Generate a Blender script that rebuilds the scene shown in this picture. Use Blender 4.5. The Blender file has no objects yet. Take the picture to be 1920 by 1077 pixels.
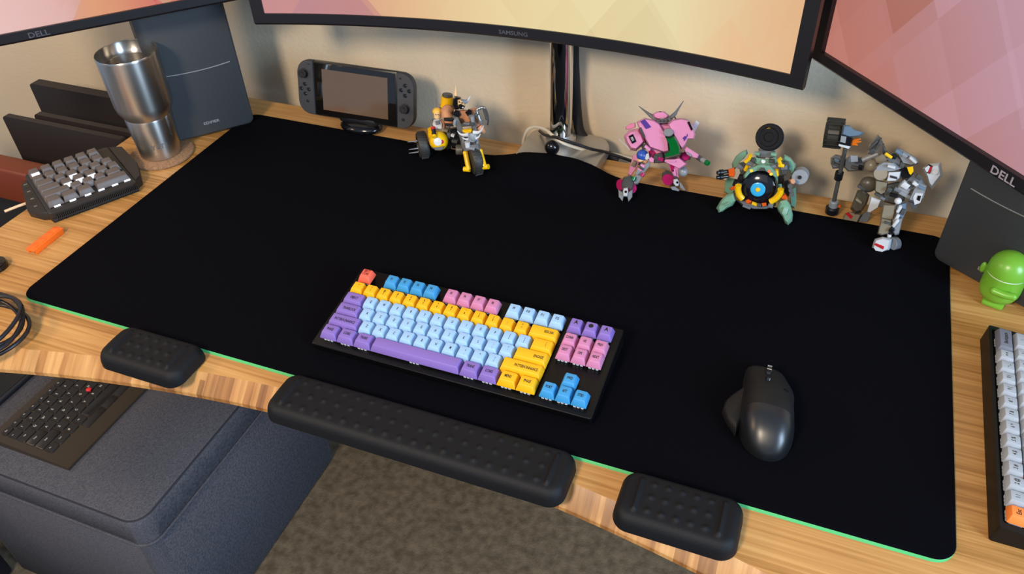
import bpy, bmesh, math, random
from mathutils import Vector as V, Matrix as M, Euler
random.seed(7)
PI = math.pi
sc = bpy.context.scene
COL = sc.collection

# ------------------------------------------------------------ camera
CAM_F = 1524.957
CAM_C = V((0.96640, -0.53665, 0.72302))
CAM_R = M(((0.9314128, -0.2133342, 0.2948877), (0.3626257, 0.6133616, -0.7016339), (-0.0311903, 0.7604446, 0.6486533)))
KB = [0.45612, 0.04941, -0.00083, 0.12385, 0.033]
cd = bpy.data.cameras.new('camera')
cd.sensor_width = 36.0
cd.lens = CAM_F / 1920 * 36.0
cd.clip_start = 0.02
cam = bpy.data.objects.new('camera', cd)
COL.objects.link(cam)
cam.matrix_world = M.Translation(CAM_C) @ CAM_R.to_4x4()
sc.camera = cam

def ray(px, py):
    return CAM_R @ V(((px - 960) / CAM_F, -(py - 538.5) / CAM_F, -1.0))
def at(px, py, Y):
    "the point at depth Y (distance towards the wall) seen at a pixel of the photo"
    d = ray(px, py); return CAM_C + d * ((Y - CAM_C.y) / d.y)
def atz(px, py, z):
    d = ray(px, py); return CAM_C + d * ((z - CAM_C.z) / d.z)

# ------------------------------------------------------------ view, world, lights
sc.view_settings.view_transform = 'Standard'
sc.view_settings.look = 'None'
sc.view_settings.gamma = 1.0
sc.view_settings.use_curve_mapping = False
sc.view_settings.exposure = 0.0

w = bpy.data.worlds.new('room_ambience'); sc.world = w; w.use_nodes = True
w.node_tree.nodes['Background'].inputs[0].default_value = (0.56, 0.74, 1.0, 1)
w.node_tree.nodes['Background'].inputs[1].default_value = 0.50

def area(name, loc, target, size, power, color, size_y=None, spread=PI):
    l = bpy.data.lights.new(name, 'AREA'); l.size = size; l.energy = power; l.color = color
    if size_y: l.shape = 'RECTANGLE'; l.size_y = size_y
    l.spread = spread
    o = bpy.data.objects.new(name, l); COL.objects.link(o); o.location = loc
    o.rotation_euler = (V(target) - V(loc)).to_track_quat('-Z', 'Y').to_euler()
    return o
area('ceiling_lamp_light', (0.35, -1.5, 1.40), (0.5, 0.45, 0), 0.34, 40.0, (1.0, 0.82, 0.61))
area('side_lamp_light', (-0.95, -0.55, 1.0), (0.0, 0.1, 0), 0.22, 9.0, (1.0, 0.68, 0.36))
area('window_daylight', (2.9, -0.9, 0.95), (0.6, 0.1, 0), 0.75, 78.0, (0.56, 0.77, 1.0), 1.15)
area('room_fill_light', (0.9, -1.6, 1.7), (0.6, 0.4, 0), 1.6, 5.0, (1.0, 0.95, 0.90))

# ------------------------------------------------------------ materials
def lin(c):
    if isinstance(c, str):
        c = c.lstrip('#'); c = [int(c[i:i+2], 16) / 255 for i in (0, 2, 4)]
    return tuple(((x / 12.92) if x <= 0.04045 else ((x + 0.055) / 1.055) ** 2.4) for x in c) + (1.0,)
MATS = {}
def mat(name, col, rough=0.5, metal=0.0, bump=0.0, bscale=400.0, var=0.0, vscale=30.0, spec=0.5,
        emit=None, estr=1.0, trans=0.0, coat=0.0):
    if name in MATS: return MATS[name]
    m = bpy.data.materials.new(name); m.use_nodes = True; nt = m.node_tree
    b = nt.nodes['Principled BSDF']
    b.inputs['Base Color'].default_value = lin(col)
    b.inputs['Roughness'].default_value = rough
    b.inputs['Metallic'].default_value = metal
    b.inputs['Specular IOR Level'].default_value = spec
    b.inputs['Transmission Weight'].default_value = trans
    b.inputs['Coat Weight'].default_value = coat
    tc = nt.nodes.new('ShaderNodeTexCoord')
    if emit:
        b.inputs['Emission Color'].default_value = lin(emit); b.inputs['Emission Strength'].default_value = estr
    if var > 0:
        n = nt.nodes.new('ShaderNodeTexNoise'); n.inputs['Scale'].default_value = vscale; n.inputs['Detail'].default_value = 4
        nt.links.new(tc.outputs['Object'], n.inputs['Vector'])
        r = nt.nodes.new('ShaderNodeMapRange'); r.inputs[1].default_value = .3; r.inputs[2].default_value = .7
        r.inputs[3].default_value = 1 - var; r.inputs[4].default_value = 1 + var
        nt.links.new(n.outputs['Fac'], r.inputs[0])
        x = nt.nodes.new('ShaderNodeVectorMath'); x.operation = 'SCALE'; x.inputs[0].default_value = lin(col)[:3]
        nt.links.new(r.outputs[0], x.inputs['Scale']); nt.links.new(x.outputs[0], b.inputs['Base Color'])
    if bump > 0:
        n = nt.nodes.new('ShaderNodeTexNoise'); n.inputs['Scale'].default_value = bscale; n.inputs['Detail'].default_value = 3
        nt.links.new(tc.outputs['Object'], n.inputs['Vector'])
        bp = nt.nodes.new('ShaderNodeBump'); bp.inputs['Strength'].default_value = bump; bp.inputs['Distance'].default_value = 0.001
        nt.links.new(n.outputs['Fac'], bp.inputs['Height']); nt.links.new(bp.outputs[0], b.inputs['Normal'])
    MATS[name] = m; return m

def wood(name, ramp, stretch=(6, 240, 240), strips=None):
    m = bpy.data.materials.new(name); m.use_nodes = True; nt = m.node_tree; N = nt.nodes; L = nt.links
    b = N['Principled BSDF']; b.inputs['Roughness'].default_value = 0.42
    tc = N.new('ShaderNodeTexCoord'); mp = N.new('ShaderNodeMapping'); mp.inputs['Scale'].default_value = stretch
    L.new(tc.outputs['Object'], mp.inputs[0])
    n = N.new('ShaderNodeTexNoise'); n.inputs['Scale'].default_value = 1; n.inputs['Detail'].default_value = 5; n.inputs['Distortion'].default_value = .4
    L.new(mp.outputs[0], n.inputs['Vector'])
    fac = n.outputs['Fac']
    # bamboo laths: random tone per strip
    mp2 = N.new('ShaderNodeMapping'); mp2.inputs['Scale'].default_value = strips or (.9, 46, 1)
    L.new(tc.outputs['Object'], mp2.inputs[0])
    vo = N.new('ShaderNodeTexVoronoi'); vo.feature = 'F1'; vo.inputs['Scale'].default_value = 1; vo.distance = 'CHEBYCHEV'
    vo.inputs['Randomness'].default_value = .8
    L.new(mp2.outputs[0], vo.inputs['Vector'])
    sx = N.new('ShaderNodeSeparateColor'); L.new(vo.outputs['Color'], sx.inputs[0])
    mx = N.new('ShaderNodeMath'); mx.operation = 'MULTIPLY_ADD'; mx.inputs[1].default_value = .26 if strips is None else .42; mx.inputs[2].default_value = -.13 if strips is None else -.21
    L.new(sx.outputs[0], mx.inputs[0])
    ad = N.new('ShaderNodeMath'); ad.operation = 'ADD'; L.new(fac, ad.inputs[0]); L.new(mx.outputs[0], ad.inputs[1])
    cr = N.new('ShaderNodeValToRGB'); el = cr.color_ramp.elements
    el[0].position = .25; el[0].color = lin(ramp[0]); el[1].position = .75; el[1].color = lin(ramp[2])
    e = el.new(.5); e.color = lin(ramp[1])
    L.new(ad.outputs[0], cr.inputs[0]); L.new(cr.outputs[0], b.inputs['Base Color'])
    return m
BAMBOO = wood('bamboo_top', ('#94662f', '#b38248', '#c4965a'))
BAMBOO_EDGE = wood('bamboo_edge', ('#7c5028', '#a8743f', '#c4955c'), (90, 6, 6), (58, .4, .4))

BLACK = mat('black_plastic', '#17171a', .42, bump=.15, bscale=1500)
BLACKG = mat('black_gloss', '#0c0c0f', .15)
BEZEL = mat('monitor_black', '#16151a', .38)
MATCLOTH = mat('mat_cloth', '#06060b', .9, bump=.5, bscale=2500, spec=.05, var=.25, vscale=900)
GREEN = mat('mat_green_edge', '#48ad66', .6)
FOAM = mat('foam_black', '#0d0e12', .55, bump=.35, bscale=1800, spec=.25)
STEEL = mat('brushed_steel', '#b9b4ad', .27, 1.0, bump=.05, bscale=600)
STEELA = mat('brushed_steel_turned', '#c9c4bd', .30, 1.0)
b_ = STEELA.node_tree.nodes['Principled BSDF']; b_.inputs['Anisotropic'].default_value = .8; b_.inputs['Anisotropic Rotation'].default_value = .25
tn = STEELA.node_tree.nodes.new('ShaderNodeTangent'); tn.direction_type = 'RADIAL'; tn.axis = 'Z'; STEELA.node_tree.links.new(tn.outputs[0], b_.inputs['Tangent'])
CHROME = mat('chrome', '#d8d8d8', .08, 1.0)
SATIN = mat('satin_metal', '#bdbbb6', .38, .85)
WHITE = mat('white_print', '#e8e8ea', .5)
INK = mat('black_ink', '#101014', .5)

# ------------------------------------------------------------ mesh builder
class G:
    def __init__(s): s.b = bmesh.new(); s.mi = 0
    def face(s, vs):
        try:
            f = s.b.faces.new(vs); f.material_index = s.mi; return f
        except ValueError: return None
    def verts(s, pts): return [s.b.verts.new(p) for p in pts]
    def loop(s, rings, closed=True, cap0=True, cap1=True):
        R = [s.verts(r) for r in rings]; n = len(R[0])
        for a, b in zip(R[:-1], R[1:]):
            for i in range(n if closed else n - 1):
                j = (i + 1) % n; s.face([a[i], a[j], b[j], b[i]])
        if cap0: s.face(list(reversed(R[0])))
        if cap1: s.face(R[-1])
        return s
    def box(s, c, d, rot=None, bev=0.0, seg=2):
        t = bmesh.new(); bmesh.ops.create_cube(t, size=1)
        for v in t.verts: v.co = V((v.co.x * d[0], v.co.y * d[1], v.co.z * d[2]))
        if bev: bmesh.ops.bevel(t, geom=t.edges[:], offset=bev, segments=seg, profile=.5, affect='EDGES')
        m = M.Translation(V(c)) @ (rot.to_4x4() if rot else M.Identity(4))
        return s._merge(t, m)
    def _merge(s, t, m):
        mp = {v: s.b.verts.new(m @ v.co) for v in t.verts}
        for f in t.faces: s.face([mp[v] for v in f.verts])
        t.free(); return s
    def cyl(s, a, b, r1, r2=None, seg=20, bev=0.0):
        a = V(a); b = V(b); r2 = r1 if r2 is None else r2
        d = (b - a); L = d.length; q = d.to_track_quat('Z', 'Y').to_matrix()
        def ring(r, z): return [a + q @ V((r * math.cos(2*PI*i/seg), r * math.sin(2*PI*i/seg), z)) for i in range(seg)]
        R = [ring(r1, 0), ring(r2, L)]
        if bev: R = [ring(r1 - bev, 0), ring(r1, bev), ring(r2, L - bev), ring(r2 - bev, L)]
        return s.loop(R)
    def sph(s, c, r, sc_=(1, 1, 1), rot=None, u=20, v=12):
        t = bmesh.new(); bmesh.ops.create_uvsphere(t, u_segments=u, v_segments=v, radius=r)
        m = M.Translation(V(c)) @ (rot.to_4x4() if rot else M.Identity(4)) @ M.Diagonal((*sc_, 1))
        return s._merge(t, m)
    def tube(s, pts, r, seg=10, r2=None):
        pts = [V(p) for p in pts]; n = len(pts); rings = []; up = None
        for i, p in enumerate(pts):
            d = (pts[min(i+1, n-1)] - pts[max(i-1, 0)]).normalized()
            if up is None: up = d.orthogonal().normalized()
            x = (up - d * up.dot(d)).normalized(); y = d.cross(x); up = x
            rr = r if r2 is None else r + (r2 - r) * i / (n - 1)
            rings.append([p + (x * math.cos(2*PI*k/seg) + y * math.sin(2*PI*k/seg)) * rr for k in range(seg)])
        return s.loop(rings)
    def lathe(s, prof, c=(0, 0, 0), rot=None, seg=48):
        c = V(c); rings = []
        for r, z in prof:
            rings.append([c + ((rot @ V((r*math.cos(2*PI*i/seg), r*math.sin(2*PI*i/seg), z))) if rot else V((r*math.cos(2*PI*i/seg), r*math.sin(2*PI*i/seg), z))) for i in range(seg)])
        return s.loop(rings)
    def prism(s, pts, ext):
        a = [V(p) for p in pts]; e = V(ext)
        return s.loop([a, [p + e for p in a]])
    def puff(s, f, poly, y0, y1, inset=.75, mid=.45):
        "rounded solid from an outline: f(x, y, depth) gives points; back at depth y1, domed front at y0"
        cx = sum(p[0] for p in poly) / len(poly); cy = sum(p[1] for p in poly) / len(poly)
        def ring(k, y): return [f(cx + (x - cx) * k, cy + (yy - cy) * k, y) for x, yy in poly]
        ym = y0 + (y1 - y0) * mid
        return s.loop([ring(.86, y1), ring(1, y0 + (y1-y0)*.8), ring(1, ym), ring((1+inset)/2 + .06, y0 + (ym-y0)*.38), ring(inset, y0)])
    def text(s, body, size, m, xs=1.0, mi=1, thick=0.0):
        key = body
        if key not in TXT:
            cu = bpy.data.curves.new('t', 'FONT'); cu.body = body; cu.align_x = 'CENTER'; cu.align_y = 'CENTER'; cu.size = 1; cu.resolution_u = 2
            cu.offset = .022
            o = bpy.data.objects.new('t', cu); me = bpy.data.meshes.new_from_object(o)
            TXT[key] = ([v.co.copy() for v in me.vertices], [list(p.vertices) for p in me.polygons])
            bpy.data.objects.remove(o); bpy.data.curves.remove(cu); bpy.data.meshes.remove(me)
        vs, fs = TXT[key]; old = s.mi; s.mi = mi
        nv = [s.b.verts.new(m @ V((v.x * size * xs, v.y * size, 0))) for v in vs]
        for f in fs: s.face([nv[i] for i in f])
        s.mi = old; return s
    def build(s, name, mats, parent=None, world=True, smooth=40, label=None, kind=None, keep_normals=False):
        if not keep_normals:
            bmesh.ops.recalc_face_normals(s.b, faces=[f for f in s.b.faces if True])
        if CLAMP and world:
            for v in s.b.verts: v.co.z = max(v.co.z, surf(v.co.x, v.co.y))
        if world and parent is not None:
            o_ = org(parent)
            for v in s.b.verts: v.co -= o_
        me = bpy.data.meshes.new(name); s.b.to_mesh(me); s.b.free()
        for m_ in (mats if isinstance(mats, (list, tuple)) else [mats]): me.materials.append(m_)
        if smooth:
            for p in me.polygons: p.use_smooth = True
            me.set_sharp_from_angle(angle=math.radians(smooth))
        o = bpy.data.objects.new(name, me); COL.objects.link(o)
        if parent is not None: o.parent = parent
        if label: o['label'] = label
        if kind: o['kind'] = kind
        return o
TXT = {}; CLAMP = False
def surf(x, y): return (MT + mz(x, y) if (0 < x < MW and 0 < y < MD) else 0) + .0004
def org(o):
    v = V((0, 0, 0))
    while o is not None: v = v + o.location; o = o.parent
    return v
def tag(o, label, cat, group=None):
    o['label'] = label; o['category'] = cat
    if group: o['group'] = group
    return o
def thing(name, label, cat, loc=(0, 0, 0), rot=(0, 0, 0), group=None):
    o = bpy.data.objects.new(name, None); COL.objects.link(o); o.empty_display_size = .02
    o.location = loc; o.rotation_euler = rot
    return tag(o, label, cat, group)
def one(g, name, mats, label, cat, loc=(0, 0, 0), group=None, smooth=40):
    "a thing that is a single mesh, its origin at loc"
    for v in g.b.verts: v.co -= V(loc)
    o = g.build(name, mats, None, smooth=smooth); o.location = loc
    return tag(o, label, cat, group)
def rrect(x0, y0, x1, y1, r, n=6):
    pts = []
    for cx, cy, a0 in ((x1-r, y1-r, 0), (x0+r, y1-r, PI/2), (x0+r, y0+r, PI), (x1-r, y0+r, 1.5*PI)):
        for i in range(n + 1):
            a = a0 + PI/2*i/n; pts.append((cx + r*math.cos(a), cy + r*math.sin(a)))
    return pts
Rx = lambda a: M.Rotation(a, 3, 'X')
Ry = lambda a: M.Rotation(a, 3, 'Y')
Rz = lambda a: M.Rotation(a, 3, 'Z')
def T(loc, rot3=None, ): return M.Translation(V(loc)) @ (rot3.to_4x4() if rot3 else M.Identity(4))
def basis(x, y, z): return M((x, y, z)).transposed()

# ============================================================ ROOM
FL = -0.68; WY = 0.665
CARPET = mat('carpet', '#625748', .95, bump=1.0, bscale=260, var=.32, vscale=60, spec=.1)
WALL = mat('wall_paint', '#cdbda5', .85, bump=.8, bscale=160, spec=.2)
def quad(name, pts, m, kind='structure'):
    g = G(); g.face(g.verts(pts)); return g.build(name, m, kind=kind, smooth=0)
g = G(); g.box((.6, -.6, FL - .02), (4.6, 2.6, .04)); g.build('floor', CARPET, kind='structure', smooth=0)
g = G(); g.box((.6, WY + .04, .5), (4.6, .08, 2.4)); g.build('wall_back', WALL, kind='structure', smooth=0)
g = G(); g.box((.6, WY - .008, FL + .05), (4.6, .016, .1)); g.build('baseboard_back', mat('baseboard_white', '#ddd8ce', .5), kind='structure', smooth=0)

# ============================================================ DESK
DX0, DX1, DYB = -.164, 1.31, .606
def fr(x): return -.018 - .25 * (x - .57) ** 2
g = G(); n = 90; xs = [DX0 + (DX1 - DX0) * i / n for i in range(n + 1)]
def corner(x):  # round the front corners
    r = .03; d = min(x - DX0, DX1 - x)
    return 0 if d > r else r - math.sqrt(max(0, r*r - (r-d)**2))
cols = []
for x in xs:
    c = corner(x); y = fr(x) + c
    cols.append([V((x, DYB, -.003)), V((x, DYB-.003, 0)), V((x, y + .002, 0)), V((x, y, -.0006)), V((x, y - .019, -.0185)), V((x, y - .0205, -.0205)), V((x, y - .0205, -.0265)), V((x, y-.018, -.028)), V((x, DYB-.003, -.028)), V((x, DYB, -.025))])
vv = [g.verts(c) for c in cols]
for a, b in zip(vv[:-1], vv[1:]):
    for k in range(10):
        g.mi = 1 if k in (3, 4, 5, 6) else 0
        g.face([a[k], a[(k+1) % 10], b[(k+1) % 10], b[k]])
g.mi = 1; g.face(vv[0]); g.face(list(reversed(vv[-1])))
desk = thing('desk', 'bamboo desk with a curved front edge under the black mat', 'desk', (.57, .3, FL))
g.build('desktop', [BAMBOO, BAMBOO_EDGE], desk, smooth=25)
for lx in (.03, 1.16):
    g = G(); g.box((lx, .30, (FL + -.03)/2 + .01), (.07, .05, -FL - .06), bev=.004); g.box((lx, .27, FL + .015), (.06, .56, .03), bev=.006)
    g.box((lx, .28, -.04), (.06, .5, .024), bev=.002)
    g.build('leg', BLACK, desk)

# mouse mat, riding up over the monitor stand's base
def mz(x, y):
    prof = [(.455, 0), (.49, .003), (.521, .0115), (.545, .020), (.587, .0255), (.632, .0245), (.66, .018), (.69, .006), (.715, 0)]
    if x <= prof[0][0] or x >= prof[-1][0]: h = 0
    else:
        for (a, ha), (b, hb) in zip(prof[:-1], prof[1:]):
            if a <= x <= b: t = (x-a)/(b-a); t = t*t*(3-2*t) if False else t; h = ha + (hb-ha)*t
    t = min(1, max(0, (y - .455) / .065)); t = t*t*(3-2*t)
    return h * t
MW, MD, MT = 1.189, .5455, .0042
def cornered(x, y, W, D, r):
    ax = min(x, W - x); ay = min(y, D - y)
    if ax < r and ay < r:
        u = 1 - ax / r; v_ = 1 - ay / r
        uu = u * math.sqrt(1 - v_*v_/2); vv_ = v_ * math.sqrt(1 - u*u/2)
        nx = (1 - uu) * r; ny = (1 - vv_) * r
        x = nx if x < W/2 else W - nx; y = ny if y < D/2 else D - ny
    return x, y
g = G()
gx = sorted(set([round(.022*i/5, 5) for i in range(6)] + [round(MW - .022*i/5, 5) for i in range(6)] + [round(.022 + (MW-.044)*i/110, 5) for i in range(111)]))
gy = sorted(set([round(.022*i/5, 5) for i in range(6)] + [round(MD - .022*i/5, 5) for i in range(6)] + [round(.022 + (MD-.044)*i/50, 5) for i in range(51)]))
grid = []
for y in gy:
    row = []
    for x in gx:
        X, Y = cornered(x, y, MW, MD, .022); row.append(g.b.verts.new((X, Y, MT + mz(X, Y))))
    grid.append(row)
for j in range(len(gy)-1):
    for i in range(len(gx)-1): g.face([grid[j][i], grid[j][i+1], grid[j+1][i+1], grid[j+1][i]])
bd = grid[0][:] + [r[-1] for r in grid[1:]] + grid[-1][-2::-1] + [grid[j][0] for j in range(len(gy)-2, 0, -1)]
c0 = V((MW/2, MD/2, 0))
def off(v, o, dz, kx_=1.0):
    X, Y = v.co.x, v.co.y
    d = V((min(1, max(-1, (X - c0.x)/(MW/2-.0)))**9, min(1, max(-1, (Y - c0.y)/(MD/2)))**9, 0))
    if d.length > 0: d.normalize()
    return g.b.verts.new((X + d.x*o*kx_, Y + d.y*o, v.co.z + dz))
r1 = [off(v, .0010, -.0010) for v in bd]; r2 = [off(v, .0030, -.0040, .15) for v in bd]
nb = len(bd)
for i in range(nb):
    j = (i+1) % nb
    g.mi = 0; g.face([bd[i], r1[i], r1[j], bd[j]]); g.mi = 1; g.face([r1[i], r2[i], r2[j], r1[j]])
one(g, 'desk_mat', [MATCLOTH, GREEN], 'large black cloth desk mat with green edge covering the bamboo desk', 'desk mat', (.6, .27, 0), smooth=50)

# ============================================================ MONITORS
def screen_mat(name, ramp, scale=1.0, seed=0.0, yk=0.0, nz=1.0, wd=.85):
    m = bpy.data.materials.new(name); m.use_nodes = True; nt = m.node_tree; N = nt.nodes; L = nt.links
    b = N['Principled BSDF']; b.inputs['Base Color'].default_value = (0.01, .01, .01, 1); b.inputs['Roughness'].default_value = .3
    tc = N.new('ShaderNodeTexCoord'); sp = N.new('ShaderNodeSeparateXYZ'); L.new(tc.outputs['UV'], sp.inputs[0])
    def math_(op, a, b_=None, c=None):
        n = N.new('ShaderNodeMath'); n.operation = op
        for k, q in enumerate((a, b_, c)):
            if q is None: continue
            if isinstance(q, (int, float)): n.inputs[k].default_value = q
            else: L.new(q, n.inputs[k])
        return n.outputs[0]
    X, Y = sp.outputs[0], sp.outputs[1]
    def cells(s1, s2, sd):
        p_ = math_('ADD', math_('MULTIPLY', X, s1), math_('MULTIPLY_ADD', Y, s2, sd))
        q_ = math_('ADD', math_('MULTIPLY', X, -s1), math_('MULTIPLY_ADD', Y, s2, sd*1.7))
        fp = math_('FLOOR', p_); fq = math_('FLOOR', q_)
        cb = N.new('ShaderNodeCombineXYZ'); L.new(fp, cb.inputs[0]); L.new(fq, cb.inputs[1]); cb.inputs[2].default_value = sd
        wn = N.new('ShaderNodeTexWhiteNoise'); wn.noise_dimensions = '3D'; L.new(cb.outputs[0], wn.inputs['Vector'])
        return wn.outputs['Value']
    a = cells(9*scale, 7*scale, seed + .3); c = cells(4.5*scale, 3.5*scale, seed + 1.1)
    t = math_('ADD', math_('MULTIPLY', X, 1/wd), math_('MULTIPLY_ADD', a, .12*nz, math_('MULTIPLY_ADD', c, .24*nz, math_('MULTIPLY_ADD', Y, yk, -.18*nz))))
    cr = N.new('ShaderNodeValToRGB'); el = cr.color_ramp.elements
    el[0].position = ramp[0][0]; el[0].color = lin(ramp[0][1]); el[1].position = ramp[-1][0]; el[1].color = lin(ramp[-1][1])
    for p_, c_ in ramp[1:-1]: e = el.new(p_); e.color = lin(c_)
    L.new(t, cr.inputs[0])
    k = math_('MULTIPLY_ADD', a, .10*nz, math_('MULTIPLY_ADD', c, .14*nz, 1 - .12*nz))
    sx = N.new('ShaderNodeVectorMath'); sx.operation = 'SCALE'; L.new(cr.outputs[0], sx.inputs[0]); L.new(k, sx.inputs['Scale'])
    L.new(sx.outputs[0], b.inputs['Emission Color']); b.inputs['Emission Strength'].default_value = 0.9
    return m
SCR_C = screen_mat('screen_image_centre', [(0, '#c98e92'), (.12, '#cf908c'), (.24, '#e0a585'), (.38, '#e8c08f'), (.55, '#edd8a2'), (.76, '#efdfae'), (.88, '#ecc596'), (1, '#e6ae80')], 1.0, 2.0, 0.0, .8)
SCR_L = screen_mat('screen_image_left', [(.30, '#f0c8c4'), (.48, '#e9b9b2'), (.56, '#dba08f'), (.66, '#e29e74'), (.78, '#d87c68'), (.88, '#cf605a'), (1, '#c76a66')], 1.6, 3.0, 0.0, 1.0, .53)
SCR_R = screen_mat('screen_image_right', [(.05, '#bd7568'), (.25, '#bf7b70'), (.5, '#bb8484'), (.75, '#c093a0'), (1, '#c49cb0')], 1.2, 5.0, 1.5, 1.2, .53)

def monitor(P, W, z0, H, seg, label, logo, smat, bez, thick, lsz, ledge=0.0, tilt=0.0, name='monitor', pole_to=None):
    "P(s) -> (point on bezel front line at z0, outward normal), s in 0..1 left to right"
    t = thing(name, label, 'monitor', (*P(.5)[0].xy, z0))
    def pt(s, h, d):
        p, nn = P(s); return V((p.x, p.y, z0 + h)) + nn * d
    seg = max(seg, 12); S = [i/seg for i in range(seg+1)]
    bs = bez / W
    # casing: closed loop swept along s
    g = G(); rings = []
    e = .004
    for s in [0] + S + [1]:
        th = .014 + (thick - .014)*min(1, max(0, (min(s, 1-s)*W - .02)/.10))
        rings.append([pt(s, e, 0), pt(s, 0, -e), pt(s, 0, -.014), pt(s, .05, -th), pt(s, H-.05, -th), pt(s, H, -.014), pt(s, H, -e), pt(s, H - e, 0)])
    rings = rings[1:-1]
    # recessed front: casing stops at the bezel inner lip, so build back + sides, then frame faces
    rv = [g.verts(r) for r in rings]
    for a, b in zip(rv[:-1], rv[1:]):
        for k in range(7): g.face([a[k], a[k+1], b[k+1], b[k]])
    g.face(rv[0]); g.face(list(reversed(rv[-1])))
    def strip(f0, f1, ss):
        va = g.verts([f0(s) for s in ss]); vb = g.verts([f1(s) for s in ss])
        for i in range(len(ss)-1): g.face([va[i], va[i+1], vb[i+1], vb[i]])
    inner = [bs + (1-2*bs)*i/seg for i in range(seg+1)]
    dep = -.003 - ledge
    strip(lambda s: pt(s, e, 0), lambda s: pt(bs + (1-2*bs)*s, bez, 0), S)
    strip(lambda s: pt(s, H-e, 0), lambda s: pt(bs + (1-2*bs)*s, H-bez, 0), S)
    for s0, s1 in ((0, bs), (1, 1-bs)):
        va = g.verts([pt(s0, e, 0), pt(s1, bez, 0), pt(s1, H-bez, 0), pt(s0, H-e, 0)]); g.face(va)
        vb = g.verts([pt(s1, bez, 0), pt(s1, H-bez, 0), pt(s1, H-bez, dep), pt(s1, bez, dep)]); g.face(vb)
    strip(lambda s: pt(s, bez, 0), lambda s: pt(s, bez, dep), inner)
    strip(lambda s: pt(s, H-bez, 0), lambda s: pt(s, H-bez, dep), inner)
    bmesh.ops.remove_doubles(g.b, verts=g.b.verts[:], dist=.00002)
    g.build('casing', BEZEL, t, smooth=30)
    g = G(); va = g.verts([pt(s, bez-.001, dep+.0005) for s in inner]); vb = g.verts([pt(s, H-bez+.001, dep+.0005) for s in inner])
    uv = g.b.loops.layers.uv.new('UVMap')
    for i in range(seg):
        f = g.face([va[i], va[i+1], vb[i+1], vb[i]])
        for l, (a_, b_) in zip(f.loops, ((i, 0), (i+1, 0), (i+1, 1), (i, 1))): l[uv].uv = (inner[a_]*W, b_*(H-2*bez))
    sco = g.build('screen', smat, t, smooth=30, keep_normals=True)
    # logo on the lower bezel
    p, nn = P(.5 if logo == 'SAMSUNG' else .5); xx = V((-nn.y, nn.x, 0)); 
    g = G(); g.mi = 0
    R = basis(xx, V((0, 0, 1)), nn)
    g.text(logo, lsz, T(pt(LOGO_S.get(label, .5), bez*.5, .0006), R), 1.15, mi=0)
    g.build('logo', mat('logo_bright', '#b9b4c4', .3, .4) if label == lab_r_ else mat('logo_grey', '#5c5b62', .35, .4), t, keep_normals=True)
    return t, pt
LOGO_S = {}; lab_r_ = 'flat monitor at the far right showing dusty pink shapes'
# centre: curved ultrawide
PL = atz(478, 48, .232); PR = atz(1503, 172, .232)
PL = V((PL.x, PL.y, .232)); PR = V((PR.x, PR.y, .232))
chord = PR - PL; cw = chord.length; ch = chord.normalized(); cn = V((ch.y, -ch.x, 0))   # towards the user
RC = 1.5; half = math.asin(cw/2/RC); cc = (PL + PR)/2 + cn * (RC*math.cos(half))
def Pc(s):
    a = -half + 2*half*s
    d = ch*math.sin(a) - cn*math.cos(a)
    return cc + d*RC, -d
lab_c = 'curved ultrawide monitor on the chrome pole above the figures'
LOGO_S[lab_c] = .497
mon_c, ptc = monitor(Pc, cw, .232, .36, 32, lab_c, 'SAMSUNG', SCR_C, .0185, .045, .0084)
def flat(A, B):
    d = (B - A); nn = V((d.y, -d.x, 0)).normalized()
    return lambda s: (A + d*s, nn)
A = atz(0, 89, .25); B = atz(455, 0, .25); d = (B - A).normalized()
A = V((A.x, A.y, .25)); B = V((B.x, B.y, .25)); Bq = B + d*.012; Aq = Bq - d*.53
lab_l = 'flat monitor at the far left showing pink and coral shapes'
LOGO_S[lab_l] = 0.0
sL = ((atz(72, 66, .26).xy - Aq.xy).length) / .53
LOGO_S[lab_l] = sL
monitor(flat(Aq, Bq), .53, .25, .32, 1, lab_l, 'DELL', SCR_L, .0165, .03, .0112, ledge=.002)
A = atz(1519, 112, .25); B = atz(1920, 372, .25); d = (B - A).normalized()
A = V((A.x, A.y, .25)); d.z = 0; Bq = A + d*.53
lab_r = 'flat monitor at the far right showing dusty pink shapes'
LOGO_S[lab_r] = ((atz(1870, 331, .26).xy - A.xy).length) / .53
monitor(flat(A, Bq), .53, .25, .32, 1, lab_r, 'DELL', SCR_R, .0165, .03, .0125, ledge=.004)

# stand with pole, base plate and knob
st = thing('monitor_stand', 'chrome pole monitor stand clamped at the back of the desk', 'monitor stand', (.5865, .606, 0))
g = G()
pl = rrect(.527, .522, .668, .640, .028, 8)
g.loop([[V((x, y, 0.0008)) for x, y in pl], [V((x, y, .0145)) for x, y in pl],
        [V((.5975 + (x-.5975)*.97, .581 + (y-.581)*.97, .0192)) for x, y in pl], [V((.5950 + (x-.5975)*.75, .590 + (y-.581)*.78, .0222)) for x, y in pl], [V((.590 + (x-.5975)*.35, .600 + (y-.581)*.4, .0245)) for x, y in pl]])
g.build('base_plate', SATIN, st)
g = G(); g.cyl((.5865, .606, .02), (.5855, .606, .50), .0188, seg=40); g.build('pole', CHROME, st)
g = G(); g.lathe([(.026, .0205), (.0255, .028), (.021, .031), (.0190, .035)], (.5865, .606, 0)); g.build('collar', SATIN, st)
kp = at(1035, 277, .556)
g = G(); g.sph(kp, .0125, (1, .85, 1)); g.cyl(kp + V((0, .004, 0)), kp + V((0, .02, -.012)), .005)
g.build('clamp_knob', BLACKG, st)
g = G(); g.box((.5865, .585, .40), (.05, .06, .05), bev=.006); bk = ptc(.5, .18, -.045); g.box((bk.x, bk.y+.012, .412), (.1, .012, .1), bev=.003)
g.box((.5865, .60, .44), (.80, .03, .035), bev=.006)
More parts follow.
